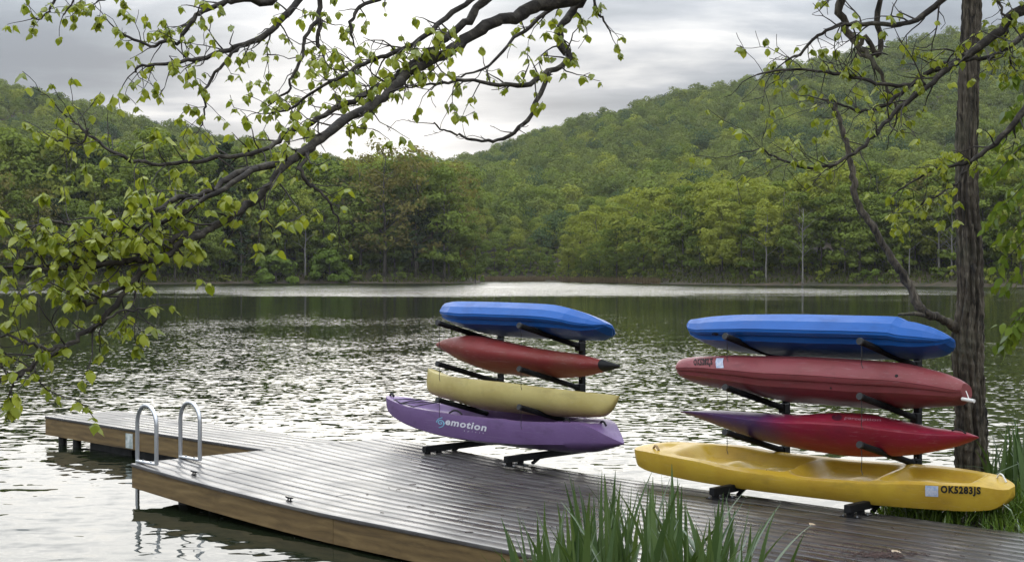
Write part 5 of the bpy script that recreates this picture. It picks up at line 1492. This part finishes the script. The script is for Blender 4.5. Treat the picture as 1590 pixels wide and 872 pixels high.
branch([(137, 200, 5.2), (128, 222, 5.2), (100, 222, 5.2), (80, 214, 5.2)], [0.005, 0.003], 4, 0.12, S1, 0.9, 0.3)
# right: boughs reaching in from the trunk
branch([J1, Vector((2.9, 5.5, 2.75)), Vector((2.45, 5.9, 2.98)), (1590, 15, 6.0), (1554, 45, 6.0), (1524, 72, 6.0), (1494, 91, 6.0), (1463, 113, 5.95), (1433, 140, 5.9), (1395, 170, 5.9), (1365, 200, 5.85), (1335, 231, 5.8), (1304, 250, 5.8), (1270, 261, 5.8), (1232, 255, 5.8), (1195, 238, 5.8), (1180, 230, 5.8)],
       [0.032, 0.025, 0.019, 0.014, 0.011, 0.0085, 0.007, 0.005, 0.003], 34, 0.28, S3, 0.44, 0.35)
branch([(1482, 98, 6.0), (1440, 114, 6.0), (1418, 129, 6.0), (1380, 159, 6.0), (1342, 174, 6.0), (1310, 162, 6.0), (1278, 155, 6.0)], [0.012, 0.009, 0.006, 0.004], 17, 0.25, S3, 0.47, 0.25)
branch([(1437, 131, 6.0), (1380, 131, 6.0), (1342, 123, 6.0), (1304, 115, 6.05), (1259, 108, 6.1), (1213, 108, 6.1), (1176, 116, 6.1)], [0.009, 0.007, 0.004], 17, 0.22, S3, 0.42, 0.3)
branch([J1, Vector((2.8, 5.6, 2.6)), (1640, 30, 6.2), (1590, 57, 6.2), (1546, 84, 6.15), (1512, 92, 6.1), (1470, 96, 6.05)], [0.03, 0.022, 0.014, 0.010, 0.005], 10, 0.25, S3, 0.73, 0.4)
branch([J3, Vector((2.7, 5.5, 2.25)), (1640, 120, 5.8), (1590, 170, 5.8), (1569, 200, 5.8), (1539, 227, 5.8), (1509, 250, 5.8), (1478, 257, 5.8), (1440, 269, 5.8), (1395, 295, 5.8)], [0.03, 0.02, 0.013, 0.010, 0.006, 0.003], 15, 0.22, S3, 0.63, 0.35)
branch([(1509, 250, 5.8), (1490, 280, 5.8), (1460, 298, 5.8), (1430, 318, 5.8)], [0.006, 0.003], 8, 0.19, S3, 0.84, 0.2)
branch([(1680, -60, 5.9), (1560, -30, 5.9), (1480, -10, 5.95), (1440, 18, 6.0), (1400, 38, 6.0), (1340, 36, 6.0), (1300, 40, 6.0), (1270, 58, 6.05), (1240, 84, 6.1), (1219, 96, 6.1)], [0.016, 0.012, 0.008, 0.004], 20, 0.28, S3, 0.37, 0.3)
branch([(1560, -40, 6.3), (1420, -40, 6.3), (1340, -24, 6.3), (1304, 0, 6.3), (1312, 38, 6.3), (1327, 64, 6.3), (1346, 87, 6.25), (1365, 110, 6.2), (1380, 140, 6.2), (1391, 168, 6.2)], [0.020, 0.019, 0.018, 0.016, 0.012, 0.008, 0.005], 10, 0.20, S3, 0.26, 0.3, mat=m_bark)
branch([(1370, -20, 6.3), (1362, 30, 6.3), (1368, 70, 6.3), (1360, 84, 6.28), (1345, 60, 6.28), (1332, 78, 6.28), (1346, 88, 6.25)], [0.012, 0.013, 0.012, 0.010, 0.008], 5, 0.15, S3, 0.21, 0.3, mat=m_bark)
branch([(1600, -60, 6.0), (1540, -20, 6.0), (1560, 20, 6.0), (1580, 50, 6.0)], [0.008, 0.004], 10, 0.19, S3, 1.00, 0.2)
branch([(1620, -20, 6.1), (1575, 30, 6.1), (1562, 60, 6.1), (1570, 100, 6.1)], [0.007, 0.004], 10, 0.20, S3, 1.00, 0.2)
TW.build('twigs', m_twig, linden, smooth=True)['kind'] = 'stuff'
# crown above and behind the view
me = crown_mesh('crown', m_linden_many, 91, 4.2, 8.0, 2.6, 40, 34, 0.10)
link('crown', me, linden, (0.2, -0.6, 0))

def inframe(p):
    if p.y < 1: return False
    x = CX + FPX * p.x / p.y; y = HOR - FPX * (p.z - CAM_Z) / p.y
    return -10 < x < 1600 and -10 < y < 880
LEAVES.sort(key=lambda l: (-1 if inframe(l[3]) else 0, -l[2]))
print('linden leaves', len(LEAVES))
Ti = Matrix.Translation(-lind_base)
for M, vr, _, _ in LEAVES[:300]:
    o = link('leaf', HEART_ME[vr], linden); o.matrix_local = Ti @ M
lv, lf = [], []
for M, vr, _, _ in LEAVES[300:]:
    v, f = HEARTS[vr]; b = len(lv); MM = np.array(Ti @ M)
    A = np.array(v) @ MM[:3, :3].T + MM[:3, 3]
    lv += A.tolist(); lf += [tuple(i + b for i in q) for q in f]
obj('leaves', lv, lf, m_linden_many, linden, smooth=True)['kind'] = 'stuff'

# ---- sapling with hanging fingered leaves at the right edge
m_sap = leaf_mat('sapling leaf', (0.075, 0.120, 0.018), (0.16, 0.215, 0.036), 0.42, island=True, objv=False, gloss=0.06)
SR = random.Random(9)
sap_base = Vector((4.75, 11.4, ground_z(4.75, 11.4)))
sapling = empty('maple_sapling', sap_base)
tag(sapling, 'slender tree whose drooping green leaves hang in at the right edge', 'tree')
add_limb(sapling, sap_base, [sap_base + Vector((0, 0, -0.2)), sap_base + Vector((0.05, 0, 1.2)), sap_base + Vector((-0.05, 0.1, 2.6)), sap_base + Vector((0.1, 0, 4.2))], [0.05, 0.042, 0.03, 0.012], 10, m_limb, 5, 0.01, 'trunk', SR)
sv, sf = [], []
stw = MB()
def lance(p, d, L, w):
    d = d.normalized(); side = d.cross(Vector((SR.gauss(0, 1), SR.gauss(0, 1), SR.gauss(0, 1)))).normalized(); nn = d.cross(side)
    b = len(sv)
    for t, ww, c in ((0, 0.1, 0), (0.3, 1.0, 0.05), (0.65, 0.85, 0.02), (1.0, 0.0, -0.12)):
        c0 = p + d * L * t + nn * L * c - Vector((0, 0, L * 0.25 * t * t))
        sv.append(tuple(c0 - side * w * ww - sap_base)); sv.append(tuple(c0 + side * w * ww + nn * 0.1 * w - sap_base))
    for i in range(3): sf.append((b + 2 * i, b + 2 * i + 1, b + 2 * i + 3, b + 2 * i + 2))
for (px, py, Y, L, n) in [(1572, 205, 11.2, 0.42, 5), (1560, 262, 11.2, 0.5, 6), (1585, 300, 11.0, 0.45, 6), (1556, 330, 11.2, 0.4, 5), (1580, 362, 11.3, 0.45, 6), (1572, 400, 11.2, 0.32, 4), (1578, 432, 10.9, 0.36, 6), (1584, 500, 10.8, 0.42, 7), (1574, 520, 10.9, 0.36, 6), (1590, 160, 11.2, 0.5, 6), (1586, 110, 11.2, 0.5, 6)]:
    tip = at(px - 22, py + 16, Y); root = at(px + 95, py - 70, Y + SR.uniform(-0.3, 0.3))
    mid = (tip + root) / 2 + Vector((0, 0, 0.08))
    q = catmull([root, mid, tip], 8)
    stw.tube([c - sap_base for c in q], list(np.linspace(0.010, 0.0018, len(q))), 5)
    for i in range(4, len(q)):
        for _ in range(max(2, n - 2)):
            a = SR.uniform(0, 6.28)
            d = Vector((math.cos(a) * 0.7 - 0.2, math.sin(a) * 0.7, -0.75 + SR.gauss(0, 0.25)))
            lance(q[i] + Vector((SR.gauss(0, 0.03), SR.gauss(0, 0.03), SR.gauss(0, 0.02))), d, SR.uniform(0.06, 0.10), SR.uniform(0.018, 0.030))
stw.build('branches', m_twig, sapling, smooth=True)['kind'] = 'stuff'
obj('foliage', sv, sf, m_sap, sapling, smooth=True)['kind'] = 'stuff'

# ---- iris clumps and bank grass
m_iris = leaf_mat('iris leaf', (0.048, 0.084, 0.034), (0.100, 0.148, 0.062), 0.30, island=False, objv=True, gloss=0.10, rough=0.4)
IR = random.Random(31)
def blade(L, w, bend, arc, tw, seg=11):
    """sword-shaped leaf with a folded midrib; bend = how far the tip leans, arc = how far it bows over"""
    v, f = [], []
    for i in range(seg + 1):
        t = i / seg
        ang = bend * t + arc * max(0, t - 0.5)**2 * 4
        if i == 0: x, z = 0.0, 0.0
        else:
            x += math.sin(ang) * L / seg; z += math.cos(ang) * L / seg
        ww = w * (0.75 + 0.25 * math.sin(t * math.pi)) * (1 - t**3.2) + 0.0006
        ca, sa = math.cos(tw * t), math.sin(tw * t)
        v += [(x - sa * 0 , -ww * ca, z), (x + ww * 0.30, 0, z), (x, ww * ca, z + sa * ww * 0.0)]
    for i in range(seg):
        a = 3 * i
        f += [(a, a + 1, a + 4, a + 3), (a + 1, a + 2, a + 5, a + 4)]
    return v, f
BL = [mesh_of('leaf', *blade(1.0, w_, b_, a_, t_), m_iris, smooth=True) for (w_, b_, a_, t_) in
      [(0.0145, 0.05, 0.0, 0.3), (0.017, 0.12, 0.1, 0.5), (0.0135, 0.20, 0.15, 0.2), (0.016, 0.08, 0.3, 0.6), (0.0125, 0.3, 0.3, 0.4), (0.012, 0.25, 1.9, 0.5), (0.0135, 0.15, 2.4, 0.4), (0.015, 0.02, 0.05, 0.8)]]
m_dryblade = leaf_mat('withered iris leaf', (0.16, 0.13, 0.06), (0.30, 0.24, 0.13), 0.25, island=False, objv=True, gloss=0.1)
DRY = [mesh_of('leaf', *blade(1.0, 0.010, 0.35, 2.6, 0.8), m_dryblade, smooth=True), mesh_of('leaf', *blade(1.0, 0.011, 0.5, 1.4, 0.6), m_dryblade, smooth=True)]
def iris(px0, px1, Y0, Y1, n, hlo, hhi, label, zb=None, shape=None, p_arc=0.10):
    xm = ((px0 + px1) / 2 - CX) / FPX * (Y0 + Y1) / 2; ym = (Y0 + Y1) / 2
    z0 = ground_z(xm, ym) if zb is None else zb
    root = empty('iris_clump', (xm, ym, z0)); tag(root, label, 'iris')
    for k_ in range(n):
        t = IR.random(); px = px0 + (px1 - px0) * t; Y = IR.uniform(Y0, Y1)
        h = IR.uniform(hlo, hhi) * (shape(t) if shape else 1.0)
        lean = IR.gauss(0, 0.09) + (t - 0.5) * 0.16
        vi = IR.choice([0, 1, 2, 3, 7, 0, 1, 2, 4]) if IR.random() > p_arc else IR.choice([5, 6])
        if vi in (5, 6): h *= 0.8
        x = (px - CX) / FPX * Y
        dry = IR.random() < 0.06
        if dry: h *= 0.75
        o = link('leaf', IR.choice(DRY) if dry else BL[vi], root, (x - xm, Y - ym, ground_z(x, Y) - z0 - 0.03 if zb is None else -0.03))
        o.rotation_euler = (IR.gauss(0, 0.09), lean, IR.choice([0, math.pi]) + IR.gauss(0, 0.8)) if vi in (5, 6) else (IR.gauss(0, 0.08), lean, IR.uniform(0, 6.28))
        ws = IR.uniform(1.2, 2.0)
        o.scale = (ws, ws, h)
    return root
iris(812, 1145, 5.5, 6.9, 280, 0.76, 1.02, 'clump of tall green sword shaped iris leaves in front of the pier', shape=lambda t: 0.74 + 0.30 * math.sin(math.pi * min(1, 0.12 + t * 0.86)))
iris(1150, 1200, 5.7, 6.4, 8, 0.66, 0.80, 'few short iris leaves at the right end of the big clump before the pier')
iris(1535, 1625, 10.6, 11.7, 60, 0.35, 0.72, 'tall grassy iris leaves on the bank right of the furrowed trunk', p_arc=0.3)
m_grass = leaf_mat('fresh bank grass', (0.060, 0.115, 0.018), (0.14, 0.21, 0.035), 0.35, island=True, objv=False, gloss=0.3)
gv, gf2 = [], []
for k_ in range(5200):
    px = IR.uniform(1372, 1700); Y = IR.uniform(9.9, 12.6)
    x = (px - CX) / FPX * Y
    if (Vector((x, Y, 0)) - PO).dot(PV) < V1 - V0 + 0.05: continue
    if px > 1490 and px < 1530 and IR.random() < 0.6: continue
    z = ground_z(x, Y)
    if z < WATER_Z - 0.06: continue
    h = IR.uniform(0.08, 0.27); w = IR.uniform(0.005, 0.011); a = IR.uniform(0, 6.28); lx, ly = IR.gauss(0, 0.09), IR.gauss(0, 0.06)
    dx, dy = math.cos(a) * w, math.sin(a) * w; b = len(gv)
    gv += [(x - dx, Y - dy, z - 0.02), (x + dx, Y + dy, z - 0.02), (x + lx * 0.4 + dx, Y + ly * 0.4 + dy, z + h * 0.65), (x + lx * 0.4 - dx, Y + ly * 0.4 - dy, z + h * 0.65), (x + lx, Y + ly, z + h)]
    gf2 += [(b, b + 1, b + 2, b + 3), (b + 3, b + 2, b + 4)]
tag(obj('grass', gv, gf2, m_grass), 'fresh green grass on the bank behind the pier under the yellow kayak', 'grass', kind='stuff')

# ---- litter on the deck
m_dry = leaf_mat('dry tan leaf', (0.42, 0.29, 0.15), (0.50, 0.36, 0.2), 0.2, island=False, gloss=0.2)
m_seed = surf('dark red catkin litter', [(0.3, (0.030, 0.014, 0.010)), (0.7, (0.075, 0.035, 0.025))], 40, 3, (0.6, 0.8))
def deck_world(px, py, lift=0.004):
    x, y = on_deck(px, py)
    return PO + PU * x + PV * y + Vector((0, 0, zl(x) + lift))
v, f = HEARTS[0]
for (px, py, s_, lab) in [(1387, 856, 0.075, 'dry tan fallen leaf lying on the deck beside dark red litter'), (1258, 814, 0.05, 'small grey fallen leaf on the deck below the yellow kayak')]:
    o = link('fallen_leaf', mesh_of('fallen_leaf', v, f, m_dry, smooth=True), None, deck_world(px, py, 0.014), (R(80), R(8), IR.uniform(0, 6)))
    o.scale = (s_, s_, s_); tag(o, lab, 'leaf')
mb = MB()
def bit(p, L, r_):
    a = IR.uniform(0, 6.28); d = Vector((math.cos(a), math.sin(a), 0)) * L
    mb.tube([p - d, p + Vector((0, 0, 0.003)) + d.cross(Vector((0, 0, 1))) * IR.uniform(-.3, .3), p + d], r_, 4)
for k_ in range(230):
    bit(deck_world(1370 + IR.gauss(0, 26), 862 + IR.gauss(0, 2.6), 0.004), IR.uniform(0.006, 0.02), IR.uniform(0.0015, 0.003))
for k_ in range(170):
    px, py = IR.uniform(560, 1580), IR.uniform(715, 872)
    x, y = on_deck(px, py)
    if 0.05 < y < 2.9 and x < PL: bit(PO + PU * x + PV * y + Vector((0, 0, zl(x) + 0.003)), IR.uniform(0.004, 0.03), IR.uniform(0.0012, 0.003))
tag(mb.build('deck_litter', m_seed), 'dark red catkins and twig bits scattered over the wet deck', 'litter', kind='stuff')

# ================================================================== damp air over the lake and hills
m_haze = bpy.data.materials.new('damp air'); m_haze.use_nodes = True
nt = m_haze.node_tree; nt.nodes.clear()
out = N(nt, 'ShaderNodeOutputMaterial')
pv = N(nt, 'ShaderNodeVolumePrincipled', inp={'Density': HAZE_DENSITY, 'Anisotropy': 0.2})
pv.inputs['Color'].default_value = (0.96, 0.97, 0.98, 1)
nt.links.new(pv.outputs[0], out.inputs['Volume'])
zt = float(GZ.max()) + 40
mb = MB(); mb.box((0, 2150, (zt - 5) / 2), (8400, 6200, zt + 5))
hz = mb.build('haze', m_haze)
tag(hz, 'thin damp haze hanging over the lake and hills', kind='stuff')
